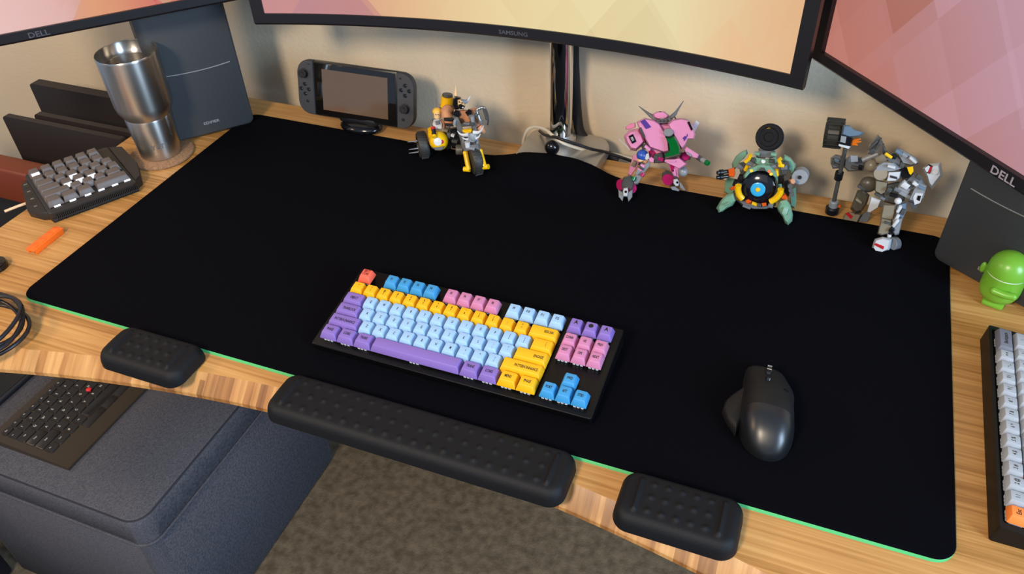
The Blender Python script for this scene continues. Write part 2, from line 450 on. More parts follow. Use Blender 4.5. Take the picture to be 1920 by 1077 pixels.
g.build('monitor_arm', BLACK, st)

# cables behind the stand
def smooth_path(pts, n=8):
    P_ = [V(p) for p in pts]; out = []
    for i in range(len(P_) - 1):
        p0 = P_[max(i-1, 0)]; p1 = P_[i]; p2 = P_[i+1]; p3 = P_[min(i+2, len(P_)-1)]
        for k in range(n):
            t = k/n; out.append(.5*((2*p1) + (p2-p0)*t + (2*p0-5*p1+4*p2-p3)*t*t + (3*p1-p0-3*p2+p3)*t**3))
    out.append(P_[-1]); return out
def cable(name, px, r, m, label, cat='cable'):
    g = G(); g.tube(smooth_path([at(*p) for p in px]), r, 10)
    o = at(*px[0]); return one(g, name, m, label, cat, tuple(o))
cable('power_cable', [(982, 290, .614), (981, 268, .612), (988, 245, .607), (1003, 238, .602), (1022, 243, .588), (1036, 254, .568), (1055, 268, .560), (1080, 277, .575), (1105, 283, .592), (1150, 289, .615), (1200, 302, .635)], .0026,
      mat('cable_white', '#d2c8b6', .5), 'off white cable arching over the base of the chrome pole')
cable('video_cable', [(1012, 246, .612), (1022, 253, .588), (1040, 257, .562), (1058, 263, .554), (1085, 272, .568), (1110, 280, .580), (1130, 284, .592), (1150, 290, .61), (1200, 308, .63)], .0026,
      BLACK, 'black cable crossing in front of the chrome pole foot')
cable('braided_cable', [(1076, 40, .64), (1076, 110, .64), (1078, 150, .64), (1080, 190, .638), (1083, 225, .635), (1088, 248, .632), (1102, 266, .628), (1128, 286, .624), (1160, 300, .626)], .0085,
      mat('sleeve_black', '#121217', .7, bump=1, bscale=700), 'thick black cable bundle hanging behind the chrome pole')

# ============================================================ SPEAKERS
GRAPH = mat('speaker_vinyl', '#34373b', .6, bump=.35, bscale=1400, spec=.4)
def speaker(c, ang, W, H, D, side, label, tilt=0.0):
    "c: bottom corner of the front face nearest the mat; ang: direction of the face from c"
    d = V((math.cos(ang), math.sin(ang), 0)); n = V((d.y, -d.x, 0))
    if n.y > 0: n = -n
    t = thing('speaker', label, 'speaker', (c.x, c.y, c.z))
    g = G(); r = .012
    prof = rrect(0, 0, W, H, r, 6)
    def ring(k, dep): return [c + d*(W/2 + (x-W/2)*(1-2*k/W)) + V((0, 0, H/2 + (z-H/2)*(1-2*k/H))) + n*dep for x, z in prof]
    g.loop([ring(.004, -D), ring(0, -D+.004), ring(0, -.003), ring(.003, 0)])
    g.build('cabinet', GRAPH, t)
    g = G(); up = V((0, 0, 1)); pts = []
    for i in range(13):
        u = i/12; pts.append(c + d*(W*(.10 + .8*u)) + up*(.123 + .0035*4*(u-.5)**2 - .004) + n*.0006)
    g.tube(pts, .0009, 6); g.build('trim_line', SATIN, t, label='thin silver trim line')
    g = G(); xx = d if d.cross(up).dot(n) > 0 else -d
    g.text('EDIFIER', .0070, T(c + d*(W*.5) + up*.022 + n*.0006, basis(xx, up, n)), 1.2, mi=0)
    g.build('logo', mat('logo_silver', '#b9bcc0', .35, .6), t, keep_normals=True)
cL = atz(478, 230, MT + .0005); cL.z = MT + .0005
speaker(cL, math.radians(180 + 49), .145, .25, .16, 0, 'graphite speaker behind the steel tumbler at the left')
cR = atz(1746, 484, MT); cR.z = MT + .0005
speaker(cR, math.radians(-34), .15, .25, .15, 1, 'graphite speaker behind the green toy at the right')

# ============================================================ TUMBLER + COASTER
tc_ = (-.065, .376)
CORK = mat('cork', '#8d6a4c', .9, bump=.8, bscale=500, var=.3, vscale=300)
g = G(); g.lathe([(.052, .0004), (.0535, .002), (.0535, .0048), (.052, .006)], (tc_[0], tc_[1], 0)); one(g, 'coaster', CORK, 'round brown cork coaster under the steel tumbler', 'coaster', (tc_[0], tc_[1], 0))
tum = thing('tumbler', 'tall stainless steel tumbler standing on the cork coaster', 'tumbler', (tc_[0], tc_[1], .006))
g = G(); g.lathe([(.030, .0003), (.0335, .001), (.0345, .004), (.0348, .012), (.0352, .0125), (.0385, .073), (.0380, .0755), (.0392, .078), (.0445, .088), (.0465, .098), (.0482, .180), (.0482, .1825), (.0475, .1838), (.0466, .1828), (.0464, .170), (.0430, .164), (.0418, .163), (.0405, .1), (.036, .085), (.032, .012), (.001, .010)], (tc_[0], tc_[1], .006), seg=72)
g.build('body', STEELA, tum, smooth=32)
g = G()
ctr = V((tc_[0], tc_[1], 0)); dirn = (CAM_C - ctr); dirn.z = 0; base_a = math.atan2(dirn.y, dirn.x) 
for i, chh in enumerate('YETI'):
    a = base_a + .02 + (i - 1.5) * .20; n_ = V((math.cos(a), math.sin(a), 0)); zz = .006 + .028
    xx = V((-math.sin(a), math.cos(a), 0)); g.text(chh, .0115, T(ctr + n_*.0366 + V((0, 0, zz)), basis(xx, V((0, 0, 1)), n_)), 1.0, mi=0)
g.build('engraved_logo', mat('engraving', '#8b8b8d', .5, .8), tum, keep_normals=True)

# ============================================================ KEYBOARDS
U = .01905
def keycap(w, h, cols, legend=None, lsize=.0042, H=.0090, top=(.0062, .0054), back=.0010, lx=0, ly=.0, xs=.55, mats=None, rot=0, lk=1.3, emblem=None):
    "a keycap mesh with its print, standing at z 0, centred in x and y"
    g = G(); bw, bh = w*U - .0007, h*U - .0007
    def ring(ww, hh, z, r, dy=0): return [V((x, y + dy, z)) for x, y in rrect(-ww/2, -hh/2, ww/2, hh/2, r, 3)]
    tw, th = bw - top[0], bh - top[1]
    g.loop([ring(bw, bh, 0, .0006), ring(bw, bh, .0008, .0006), ring(tw + .0006, th + .0006, H - .0005, .0010, back), ring(tw, th, H - .0001, .0010, back), ring(tw - .0005, th - .0005, H, .0009, back)])
    if legend:
        for k, ln in enumerate(legend.split('|')):
            nl = len(legend.split('|'))
            yy = back + ly + ((nl-1)/2 - k) * lsize * lk * .95
            g.text(ln, lsize*lk, T((lx, yy, H + .00012), Rz(rot)), xs, mi=1)
    if emblem == 'delta':
        g.mi = 1; z = H + .00012
        for tri in ([(0, .0040), (-.0028, -.0034), (0, -.0008)], [(0, .0040), (0, -.0008), (.0028, -.0034)]): g.face(g.verts([V((x + .0002, y + back + .0012, z)) for x, y in tri]))
        g.mi = 0
    if emblem == 'disc':
        g.mi = 1; g.face(g.verts([V((.003*math.cos(2*PI*i/24), back + .001 + .003*math.sin(2*PI*i/24), H + .00012)) for i in range(24)])); g.mi = 0
    return g
KM = {'Y': mat('key_yellow', '#e8ae12', .45), 'P': mat('key_purple', '#7f67b4', .45), 'L': mat('key_light_blue', '#98bde2', .45),
      'B': mat('key_blue', '#388fc8', .45), 'K': mat('key_pink', '#c27ba3', .45), 'C': mat('key_coral', '#f0644e', .45),
      'W': mat('key_white', '#9da0a6', .5), 'G': mat('key_grey', '#6b6c77', .5), 'O': mat('key_orange', '#ea8038', .5), 'D': mat('key_dark_grey', '#5b5b62', .5)}
NAMES = {'Y': 'yellow keycap', 'P': 'purple keycap', 'L': 'light blue keycap', 'B': 'bright blue keycap', 'K': 'pink keycap', 'C': 'coral keycap with two words', 'W': 'white keycap', 'G': 'grey keycap', 'O': 'orange keycap'}
SWM = mat('switch_clear', '#c9ced6', .25)
kb = thing('keyboard', 'tenkeyless keyboard with yellow purple and light blue keycaps on the black mat', 'keyboard', (KB[0], KB[1], KB[4] - .001), (KB[3], 0, KB[2]))
KH = .0090
# case, wedge shaped under the tilted plate (local z = 0 is the key tops)
tl = KB[3]
def kloc(x, y, zw):   # local point at local x, y whose world height is zw
    return V((x, y, (zw - (KB[4] - .001) - y*math.sin(tl)) / math.cos(tl)))
kx0, kx1, ky0, ky1 = -.0085, 18.25*U + .0085, -.0085, 6.25*U + .0085
g = G(); pt_ = -.0135
o1 = rrect(kx0, ky0, kx1, ky1, .003, 4)
g.loop([[kloc(x*.985 + .002, y*.95 + .003, .0046) for x, y in o1], [kloc(x, y, .0085) for x, y in o1], [V((x, y, pt_)) for x, y in o1],
        [V((kx0/2 + kx1/2 + (x - (kx0+kx1)/2)*.996, (ky0+ky1)/2 + (y-(ky0+ky1)/2)*.99, pt_ + .0008)) for x, y in o1]])
g.build('case', mat('kb_case', '#060608', .4, spec=.25), kb, world=False)
kobj = []
def key(par, u, v, w, h, c, legend=None, z=-KH, rows=6.25, sw=True, **kw):
    g = keycap(w, h, c, legend, **kw)
    o = g.build('keycap', [KM[c], INK], par, world=False, label=NAMES.get(c), smooth=30)
    o.location = ((u + w/2)*U, (rows - v - h/2)*U, z)
    return o
def switch(par, u, v, w, z=-.0132, rows=6.25):
    g = G(); x = (u + w/2)*U; y = (rows - v - .5)*U
    g.box((x, y - .0005, z + .0018), (.0135, .0150, .0036), bev=.0006)
    g.mi = 1
    for dx in (-.0045, -.0002, .0045): g.box((x + dx, y - .0082, z + .0022), (.003, .0008, .0024))
    g.build('switch', [mat('switch_dark', '#202024', .4), SWM], par, world=False, label='clear key switch housing')
ks = .0036
rowdefs = []
key(kb, 0, 0, 1, 1, 'C', 'EJECT|CORE', lsize=.0040, xs=.62, ly=.0012)
for i in range(4): key(kb, 2+i, 0, 1, 1, 'B', 'F%d' % (i+1), lsize=.0044)
for i in range(4): key(kb, 6.5+i, 0, 1, 1, 'K', 'F%d' % (i+5), lsize=.0044)
for i in range(4): key(kb, 11+i, 0, 1, 1, 'L', 'F%d' % (i+9), lsize=.0044)
for i in range(3): key(kb, 15.25+i, 0, 1, 1, 'P', emblem='disc' if i == 1 else 'delta')
for i, s_ in enumerate(['~|`', '!|1', '@|2', '#|3', '$|4', '%|5', '^|6', '&|7', '*|8', '(|9', ')|0', '_|-', '+|=']): key(kb, i, 1.25, 1, 1, 'Y', s_, lsize=.0036, lx=.001)
key(kb, 13, 1.25, 2, 1, 'Y', 'RESCAN', lx=.007, lsize=.0044)
key(kb, 0, 2.25, 1.5, 1, 'P', 'OBJECT', lx=.001, lsize=.0044, ly=-.001)
for i, s_ in enumerate(list('QWERTYUIOP') + ['{|[', '}|]']): key(kb, 1.5+i, 2.25, 1, 1, 'L', s_, lsize=.0044 if len(s_) == 1 else .0034, lx=.0018, ly=-.001)
key(kb, 13.5, 2.25, 1.5, 1, 'Y', '||\\'.replace('||', '¦|'), lx=.005, lsize=.0036)
key(kb, 0, 3.25, 1.75, 1, 'P', 'TRANSLOCK', lx=.002, lsize=.0044, ly=-.001)
for i, s_ in enumerate(list('ASDFGHJKL') + [':|;', '"|\'']): key(kb, 1.75+i, 3.25, 1, 1, 'L', s_, lsize=.0044 if len(s_) == 1 else .0034, lx=.0018, ly=-.001)
key(kb, 12.75, 3.25, 2.25, 1, 'Y', 'ENGAGE', lx=.010, lsize=.0044, ly=-.001)
key(kb, 0, 4.25, 2.25, 1, 'P', 'PATTERN ENHANCE', lx=.001, lsize=.0044, ly=-.001)
for i, s_ in enumerate(list('ZXCVBNM') + ['<|,', '>|.', '?|/']): key(kb, 2.25+i, 4.25, 1, 1, 'L', s_, lsize=.0044 if len(s_) == 1 else .0034, lx=.0018, ly=-.001)
key(kb, 12.25, 4.25, 2.75, 1, 'Y', 'PATTERN ENHANCE', lx=.006, lsize=.0044, ly=-.001)
for i, s_ in enumerate(['PHASE', 'LCARS', 'TRANS']): key(kb, 1.25*i, 5.25, 1.25, 1, 'P', s_, lsize=.0044)
key(kb, 3.75, 5.25, 6.25, 1, 'P')
for i, (s_, c_) in enumerate([('TRANS', 'P'), ('LCARS', 'P'), ('MENU', 'Y'), ('PHASE', 'Y')]): key(kb, 10 + 1.25*i, 5.25, 1.25, 1, c_, s_, lsize=.0044)
for i, s_ in enumerate(['CONN', 'HS', 'PREV']): key(kb, 15.25+i, 1.25, 1, 1, 'K', s_, lsize=.0042)
for i, s_ in enumerate(['DEST', 'OPS', 'NEXT']): key(kb, 15.25+i, 2.25, 1, 1, 'K', s_, lsize=.0042)
key(kb, 16.25, 4.25, 1, 1, 'B', 'FWD', lsize=.0042)
for i, s_ in enumerate(['PORT', 'AFT', 'STBD']): key(kb, 15.25+i, 5.25, 1, 1, 'B', s_, lsize=.0042)
for u_ in [0, 2, 3, 4, 5, 6.5, 7.5, 8.5, 9.5, 11, 12, 13, 14, 15.25, 16.25, 17.25]: switch(kb, u_, 0, 1)
for u_ in (15.25, 16.25, 17.25): switch(kb, u_, 2.25, 1); switch(kb, u_, 5.25, 1)
for u_ in (0, 1.25, 2.5, 10, 11.25, 12.5, 13.75): switch(kb, u_, 5.25, 1.25)
switch(kb, 3.75, 5.25, 6.25)

# white keyboard at the right edge, turned a quarter
wk = thing('keyboard', 'compact keyboard with white keycaps in a black case at the right edge', 'keyboard', (1.2285, .0500, .0245), (0, math.radians(-4), PI/2), )
wk.rotation_euler = Euler((math.radians(5), 0, math.radians(89.3)), 'XYZ')
# local x runs along the rows (away from the viewer), local -y runs to the right
g = G(); W_ = 15*U; D_ = 5*U
o1 = rrect(-.0085, -D_ - .0085, W_ + .0085, .0062, .003, 4); tlw = math.radians(5)
def wz(x, y, zw): return V((x, y, (zw - .0245 - y*math.sin(tlw))/math.cos(tlw)))
g.loop([[wz(x, y, .0005) for x, y in o1], [V((x, y, -.0005)) for x, y in o1], [V((W_/2 + (x-W_/2)*.955 + 0, -D_/2 + (y + D_/2)*.94, -.0002)) for x, y in o1], [V((W_/2 + (x-W_/2)*.95, -D_/2 + (y + D_/2)*.935, -.006)) for x, y in o1]])
g.build('case', mat('wk_case', '#0c0b0b', .5, spec=.3), wk, world=False)
def wkey(u, v, w, c, s_, **kw):
    g = keycap(w, 1, c, s_, H=.0095, **kw); o = g.build('keycap', [KM[c], INK], wk, world=False, label=NAMES[c], smooth=30)
    o.location = ((u + w/2)*U, -(v + .5)*U, -.001)
wkey(0, 0, 1, 'O', 'Esc', lsize=.0048, xs=.8)
for i, s_ in enumerate(['1 !', '2 @', '3 #', '4 $', '5 %', '6 ^', '7 &', '8 *', '9 (', '0 )', '- _', '= +']): wkey(1+i, 0, 1, 'W', s_, lsize=.0046, xs=.7)
wkey(13, 0, 2, 'G', 'Backspace', lsize=.0048, xs=.75)
wkey(0, 1, 1.5, 'G', 'Tab', lsize=.0046, xs=.7)
for i, s_ in enumerate('QWERTYUIOP[]'): wkey(1.5+i, 1, 1, 'O' if s_ == 'W' else 'W', s_, lsize=.0046, xs=.8)
wkey(13.5, 1, 1.5, 'W', '\\', lsize=.0046)
wkey(0, 2, 1.75, 'G', 'Caps', lsize=.0046, xs=.7)
for i, s_ in enumerate("ASDFGHJKL;'"): wkey(1.75+i, 2, 1, 'W', s_, lsize=.0046, xs=.8)
wkey(12.75, 2, 2.25, 'G', 'Enter', lsize=.0046, xs=.7)
wkey(0, 3, 2.25, 'G', 'Shift', lsize=.0046, xs=.7)
for i, s_ in enumerate("ZXCVBNM,./"): wkey(2.25+i, 3, 1, 'W', s_, lsize=.0046, xs=.8)
wkey(12.25, 3, 2.75, 'G', 'Shift', lsize=.0046, xs=.7)
for u_, w_ in ((0, 1.25), (1.25, 1.25), (2.5, 1.25), (3.75, 6.25), (10, 1.25), (11.25, 1.25), (12.5, 1.25), (13.75, 1.25)): wkey(u_, 4, w_, 'W' if w_ > 2 else 'G', None)
for i in range(14):
    g = G(); x = (i + .5 if i < 13 else 14)*U; g.box((x, -.5*U, -.003), (.0135, .0165, .005)); g.mi = 1
    for dx in (-.0045, 0, .0045): g.box((x + dx, -.5*U + .0086, -.0022), (.003, .001, .003))
    g.box((x - .0072, -.5*U, -.0022), (.001, .012, .003))
    g.build('switch', [mat('switch_dark', '#202024', .4), SWM], wk, world=False, label='clear key switch housing')

# one hand keypad at the left
kd = thing('keypad', 'one hand gaming keypad with grey keycaps beside the steel tumbler', 'keypad', (-.1008, .1638, .0200))
ua = math.radians(60); kd.rotation_euler = Euler((math.radians(2.5), 0, ua), 'XYZ')
DK = mat('keypad_body', '#241f1c', .5, bump=.2, bscale=900)
tk = math.radians(2.5)
def dz(x, y, zw): return V((x, y, (zw - .0200 - y*math.sin(tk))/math.cos(tk)))
g = G(); body = rrect(-.005, -.012, .131, .126, .006, 4)
g.loop([[dz(x, y, .0005) for x, y in body], [V((x, y, -.004)) for x, y in body], [V((.063 + (x-.063)*.97, .058 + (y-.058)*.96, -.002)) for x, y in body]])
g.build('body', DK, kd, world=False)
g = G()
wl = [(-.005, -.002), (-.014, .004), (-.028, .028), (-.016, .106), (-.005, .114)]
g.loop([[dz(x*.96, y, .0005) for x, y in wl], [V((x, y, -.009)) for x, y in wl], [V((x*.96 - .0005, .066 + (y - .066)*.96, -.006)) for x, y in wl]])
g.mi = 1
for i, yy in enumerate((.028, .052, .076, .1)): g.text('M%d' % (i+1), .005, T((-.0145 + .0012*i, yy, -.0058)), .8, mi=1); g.mi = 0; g.box((-.0145 + .001*i, yy + .012, -.0059), (.011, .0007, .0004)); g.mi = 1
g.build('macro_wing', [DK, mat('legend_grey', '#8f8a84', .5)], kd, world=False)
g = G(); wr = [(.131, -.006), (.142, .002), (.153, .048), (.150, .112), (.131, .124)]
g.loop([[dz(x, y, .0005) for x, y in wr], [V((x, y, -.006)) for x, y in wr], [V((.14 + (x-.14)*.93, .058 + (y-.058)*.96, -.003)) for x, y in wr]])
g.build('side_wing', DK, kd, world=False)
g = G()
for i in range(46): g.box((.004 + i*.0028, -.0135, -.0125), (.0014, .004, .010))
g.box((.063, -.0125, -.0160), (.134, .006, .005), bev=.001)
g.build('palm_edge_ribs', mat('rib_black', '#151414', .6), kd, world=False)
def dkey(u, v, w, glow=False):
    g = keycap(w, 1, 'D', None, H=.009, top=(.0056, .0060), back=.0012)
    if glow: g.mi = 1; g.box((0, -.0077, .0045), (.0120, .0012, .0072), Rx(-.32)); g.mi = 0
    o = g.build('keycap', [mat('key_taupe', '#5c5350', .45), mat('key_backlight', '#dfe6f5', .4, emit='#e8eefc', estr=.9)], kd, world=False, smooth=30, label='grey keycap with glowing white front' if glow else None)
    o.location = ((u + w/2)*U*.982, (v + .5)*U*.982, -.001)
for u, v, w, gl in [(0, 5.29, 1, 1), (1, 5.29, 1, 0), (2, 5.29, 1, 0), (3, 5.29, 1, 0), (4, 5.29, 1, 0), (5, 5.29, 1, 0),
                    (0, 4, 1, 0), (1, 4, 1, 0), (2, 4, 1, 0), (3, 4, 1, 0), (4, 4, 1, 0), (5, 4, 1, 0),
                    (0, 3, 1.5, 0), (1.5, 3, 1, 0), (2.5, 3, 1, 1), (3.5, 3, 1, 0), (4.5, 3, 1, 0), (5.5, 3, 1, 0),
                    (0, 2, 1.75, 0), (1.75, 2, 1, 1), (2.75, 2, 1, 1), (3.75, 2, 1, 1), (4.75, 2, 1, 0), (5.75, 2, .95, 0),
                    (0, 1, 2.25, 0), (2.25, 1, 1, 0), (3.25, 1, 1, 0), (4.25, 1, 1, 0), (5.25, 1, 1.3, 0),
                    (0, 0, 1.25, 0), (1.25, 0, 1.25, 0), (2.5, 0, 1.25, 0), (4.0, 0, 2.75, 0)]: dkey(u, v, w, gl)
for u, w in ((0, 1.25), (1.25, 1.25), (2.5, 1.25), (3.95, .6), (4.9, 1.0), (6.15, .6)):
    g = G(); g.box(((u + w/2)*U*.982, -.0008, -.0008), (.0095, .0016, .0022)); g.build('backlight', mat('led_white', '#e9eefb', .4, emit='#eef3ff', estr=.9), kd, world=False)
g = G(); g.tube([(-.014, .052, -.010), (-.036, .056, -.012), (-.056, .058, -.014)], .0022, 10); g.build('cord', mat('cord_beige', '#d8b691', .5), kd, world=False, label='short beige cord stub')

# ============================================================ WRIST RESTS
def wrist(x0, y0, x1, y1, H, label, rows, tilt=0):
    L_, W_ = x1-x0, y1-y0; g = G(); r = .018; st_ = .0011
    nx = int(L_/st_); ny = int(W_/st_)
    bumps = rows(L_, W_)
    gridv = []
    for j in range(ny+1):
        row = []
        for i in range(nx+1):
            x, y = L_*i/nx, W_*j/ny
            X, Y = cornered(x, y, L_, W_, r)
            ax = min(X, L_-X); ay = min(Y, W_-Y)
            if ax < r and ay < r: dd = r - math.hypot(r-ax, r-ay)
            else: dd = min(ax, ay)
            e = .013; t = min(1, max(0, dd/e)); z = H*(1-(1-t)**2.6)**(1/2.2) if t > 0 else 0
            z += .0022 * math.sin(PI*Y/W_)
            for bx, by in bumps:
                q = (X-bx)**2 + (Y-by)**2
                if q < .0001: z += .0022*math.exp(-q/(2*.0022**2))
            for bx in (.0205, L_-.0205):
                if abs(X-bx) < .008 and abs(Y - W_/2) < W_*.33: z += .0034*math.exp(-((X-bx)/.0022)**2) * min(1, (W_*.33 - abs(Y-W_/2))/.004)
            row.append(g.b.verts.new((x0 + X, y0 + Y, .0003 + z)))
        gridv.append(row)
    for j in range(ny):
        for i in range(nx): g.face([gridv[j][i], gridv[j][i+1], gridv[j+1][i+1], gridv[j+1][i]])
    bd = gridv[0][:] + [q[-1] for q in gridv[1:]] + gridv[-1][-2::-1] + [gridv[j][0] for j in range(ny-1, 0, -1)]
    g.face(list(reversed(bd)))
    one(g, 'wrist_rest', FOAM, label, 'wrist rest', ((x0+x1)/2, (y0+y1)/2, 0), smooth=60)
def rows_long(L_, W_):
    out = []
    for rr, yy in enumerate((.76, .50, .24)):
        for k in range(18):
            if rr == 0 and k in (8, 9): continue
            out.append((.032 + (L_-.064)*(k + (0 if rr != 1 else 0))/17, W_*yy))
    return out
def rows_short(L_, W_): return [(.034 + (L_-.068)*k/4, W_*yy) for yy in (.74, .50, .26) for k in range(5)]
wrist(.449, -.072, .815, -.0042, .0195, 'long black foam wrist rest in front of the coloured keyboard', rows_long)
wrist(.199, -.070, .326, -.0042, .0195, 'short black foam wrist rest at the left, above the ottoman', rows_short)
wrist(.866, -.072, .992, -.0042, .0195, 'short black foam wrist rest at the right, nearest the mouse', rows_short)

# ============================================================ MOUSE
mo = thing('mouse', 'black ergonomic mouse with thumb wing on the mat', 'mouse', (.992, .125, MT))
MB_ = mat('mouse_black', '#111113', .5, spec=.4, bump=.12, bscale=2500); MBG = mat('mouse_palm', '#121417', .36, spec=.65)
def msec(y, cx, w, h, grow=0, a0=0, a1=PI, n=22):
    out = []
    for i in range(n+1):
        a = a0 + (a1-a0)*i/n; c, s_ = math.cos(a), math.sin(a)
        out.append(V((cx + (w+grow)*math.copysign(abs(c)**.72, c), y, MT + .001 + (h+grow)*abs(s_)**.80)))
    return out
ST = [(.0605, 1.000, .002, .004), (.0625, 1.000, .010, .011), (.068, .9995, .018, .020), (.078, .9985, .0245, .030), (.092, .997, .029, .0375), (.108, .995, .0305, .0405), (.122, .9935, .0305, .0395), (.138, .992, .030, .036), (.154, .991, .0295, .030), (.170, .987, .0265, .0235), (.183, .984, .0235, .018), (.1865, .983, .0215, .015)]
def dense(L_):
    P = [V((*q,)) for q in [tuple(a) for a in L_]]; out = []
    for i in range(len(P) - 1):
        p0, p1, p2, p3 = P[max(i-1, 0)], P[i], P[i+1], P[min(i+2, len(P)-1)]
        for k in range(4):
            t = k/4; out.append(.5*((2*p1) + (p2-p0)*t + (2*p0-5*p1+4*p2-p3)*t*t + (3*p1-p0-3*p2+p3)*t**3))
    out.append(P[-1]); return [tuple(q) for q in out]
g = G(); g.loop([msec(*q) for q in dense(ST[:5] + [(.1055, .9952, .0303, .0403)])]); g.build('palm_shell', MBG, mo, smooth=55)
g = G(); g.loop([msec(*q, grow=-.0006) for q in dense([(.1060, .9950, .0303, .0402)] + ST[5:])]); g.build('button_shell', MB_, mo, smooth=55)
g = G(); g.puff(lambda x, y, d: V((x, y, d)), [(.966, .080), (.955, .094), (.9465, .108), (.947, .122), (.954, .136), (.963, .150), (.970, .158), (.975, .12)], MT + .016, MT + .001, .72, .5); g.build('thumb_wing', MB_, mo, smooth=55)
g = G(); g.cyl((.9835, .172, MT + .0215), (.9895, .172, MT + .0215), .0085, seg=28, bev=.001); g.mi = 1
for k in range(3): a = .9 + k*.45; g.box((.9865, .172 + math.cos(a)*.0086, MT + .0215 + math.sin(a)*.0086), (.005, .0012, .0008), Rx(a - PI/2))
g.build('scroll_wheel', [BLACKG, CHROME], mo, label='ribbed scroll wheel')
g = G(); g.cyl((.9875, .151, MT + .0285), (.9875, .154, MT + .0325), .0035, seg=16); g.box((1.008, .140, MT + .0325), (.006, .0025, .0015), Ry(.5)); g.build('button', BLACKG, mo)

# ============================================================ HANDHELD CONSOLE ON ITS STAND
CW, CH_ = .228, .096
ctx = thing('game_console', 'handheld game console with dark grey side grips leaning on its stand', 'game console', (.222, .559, .020))
tb = math.radians(14)
ctx.rotation_euler = Euler((-tb, 0, math.radians(1.5)), 'XYZ')   # leans back
JC = mat('grip_grey', '#37373a', .5); SHELL = mat('console_black', '#131315', .3)
g = G(); g.box((0, 0, CH_/2), (.163, .012, CH_), bev=.0015); g.build('body', SHELL, ctx, world=False)
g = G(); g.box((0, -.0062, CH_/2), (.158, .0008, CH_ - .006), bev=.0003); g.build('front_glass', mat('console_glass', '#120f0e', .06, spec=.8), ctx, world=False)
g = G(); g.box((0, -.0067, CH_/2), (.128, .0005, .072)); g.build('screen', mat('console_screen', '#5f4a38', .08, spec=.9), ctx, world=False)
for sgn in (-1, 1):
    xi, xo = sgn*.0815, sgn*CW/2
    pts = []; r = .024
    x0, x1 = min(xi, xo), max(xi, xo)
    if sgn < 0:
        pts = [(x1, 0), (x1, CH_)] + [(x0 + r + r*math.cos(PI/2 + PI/2*i/8), CH_ - r + r*math.sin(PI/2 + PI/2*i/8)) for i in range(9)] + [(x0 + r + r*math.cos(PI + PI/2*i/8), r + r*math.sin(PI + PI/2*i/8)) for i in range(9)]
    else:
        pts = [(x0, CH_), (x0, 0)] + [(x1 - r + r*math.cos(-PI/2 + PI/2*i/8), r + r*math.sin(-PI/2 + PI/2*i/8)) for i in range(9)] + [(x1 - r + r*math.cos(PI/2*i/8), CH_ - r + r*math.sin(PI/2*i/8)) for i in range(9)]
    g = G(); cx_ = (x0+x1)/2
    def rg(k, y): return [V((cx_ + (x-cx_)*k, y, CH_/2 + (z-CH_/2)*(1 - (1-k)*.35))) for x, z in pts]
    g.loop([rg(.93, .0065), rg(1, .0035), rg(1, -.0055), rg(.94, -.0075)])
    grip = g.build('side_grip', JC, ctx, world=False)
    sx_, sz_ = (cx_ - .001, CH_*.76) if sgn < 0 else (cx_, CH_*.38)
    g = G(); g.lathe([(.0085, 0), (.0085, .001), (.0042, .0015), (.004, .005), (.0075, .0058), (.0075, .0078), (.006, .008), (.0, .0072)], (sx_, -.0075, sz_), Rx(PI/2), seg=24)
    g.build('thumbstick', BLACK, grip, world=False)
    bx, bz = (cx_ - .001, CH_*.47) if sgn < 0 else (cx_, CH_*.70)
    for dx, dz_ in ((0, .0085), (0, -.0085), (.0075, 0), (-.0075, 0)):
        g = G(); g.cyl((bx+dx, -.0072, bz+dz_), (bx+dx, -.0095, bz+dz_), .0033, seg=16, bev=.0006); g.build('round_button', mat('button_black', '#101012', .25), grip, world=False)
    g = G()
    if sgn < 0: g.box((cx_ + .009, -.0078, CH_*.93), (.004, .001, .001)); g.box((cx_ + .003, -.0078, CH_*.25), (.005, .001, .005), bev=.0004)
    else: g.box((cx_ - .009, -.0078, CH_*.90), (.004, .001, .001)); g.box((cx_ - .009, -.0078, CH_*.90), (.001, .001, .004)); g.cyl((cx_ - .004, -.007, CH_*.17), (cx_ - .004, -.0088, CH_*.17), .0026, seg=14)
    g.build('small_button', BLACK, grip, world=False)
bs = thing('console_stand', 'rounded glossy black stand under the handheld game console', 'stand', (.228, .563, 0))
g = G(); g.sph((.226, .562, .0085), .041, (1.0, .62, .30), u=32, v=16)
for v in g.b.verts: v.co.z = max(v.co.z, .0003)
g.build('foot', BLACKG, bs); g = G(); g.box((.224, .566, .021), (.075, .026, .014), bev=.005); g.build('cradle', BLACK, bs)

# ============================================================ GREEN TOY (plain domed figure)
GT = mat('toy_green', '#6da72f', .32, spec=.5)
gc = V((1.2435, .427, 0))
gt = thing('toy_figure', 'green domed plastic toy with a white seam beside the right speaker', 'toy', tuple(gc))
g = G(); g.lathe([(.001, .008), (.016, .0085), (.021, .012), (.0235, .018), (.0242, .024), (.0242, .0475)], gc); g.build('body', GT, gt)
g = G(); g.lathe([(.0232, .0472), (.0232, .0495)], gc); g.build('seam_band', WHITE, gt, label='white seam band')
g = G(); g.lathe([(.0242, .0492), (.0242, .052), (.0232, .060), (.0205, .067), (.016, .0725), (.009, .0765), (.001, .0778)], gc); g.build('dome', GT, gt)
dv = (CAM_C - gc); dv.z = 0; dv.normalize(); sd = V((-dv.y, dv.x, 0))
g = G(); cen = gc + dv*.0262 + sd*.008
g.tube(smooth_path([cen - sd*.013 + V((0, 0, .033)), cen + V((0, 0, .033)) + dv*.001, cen + sd*.009 + V((0, 0, .034))]), .0048, 14); g.sph(cen - sd*.013 + V((0, 0, .033)), .0048); g.sph(cen + sd*.009 + V((0, 0, .034)), .0048)
g.build('arm', GT, gt)
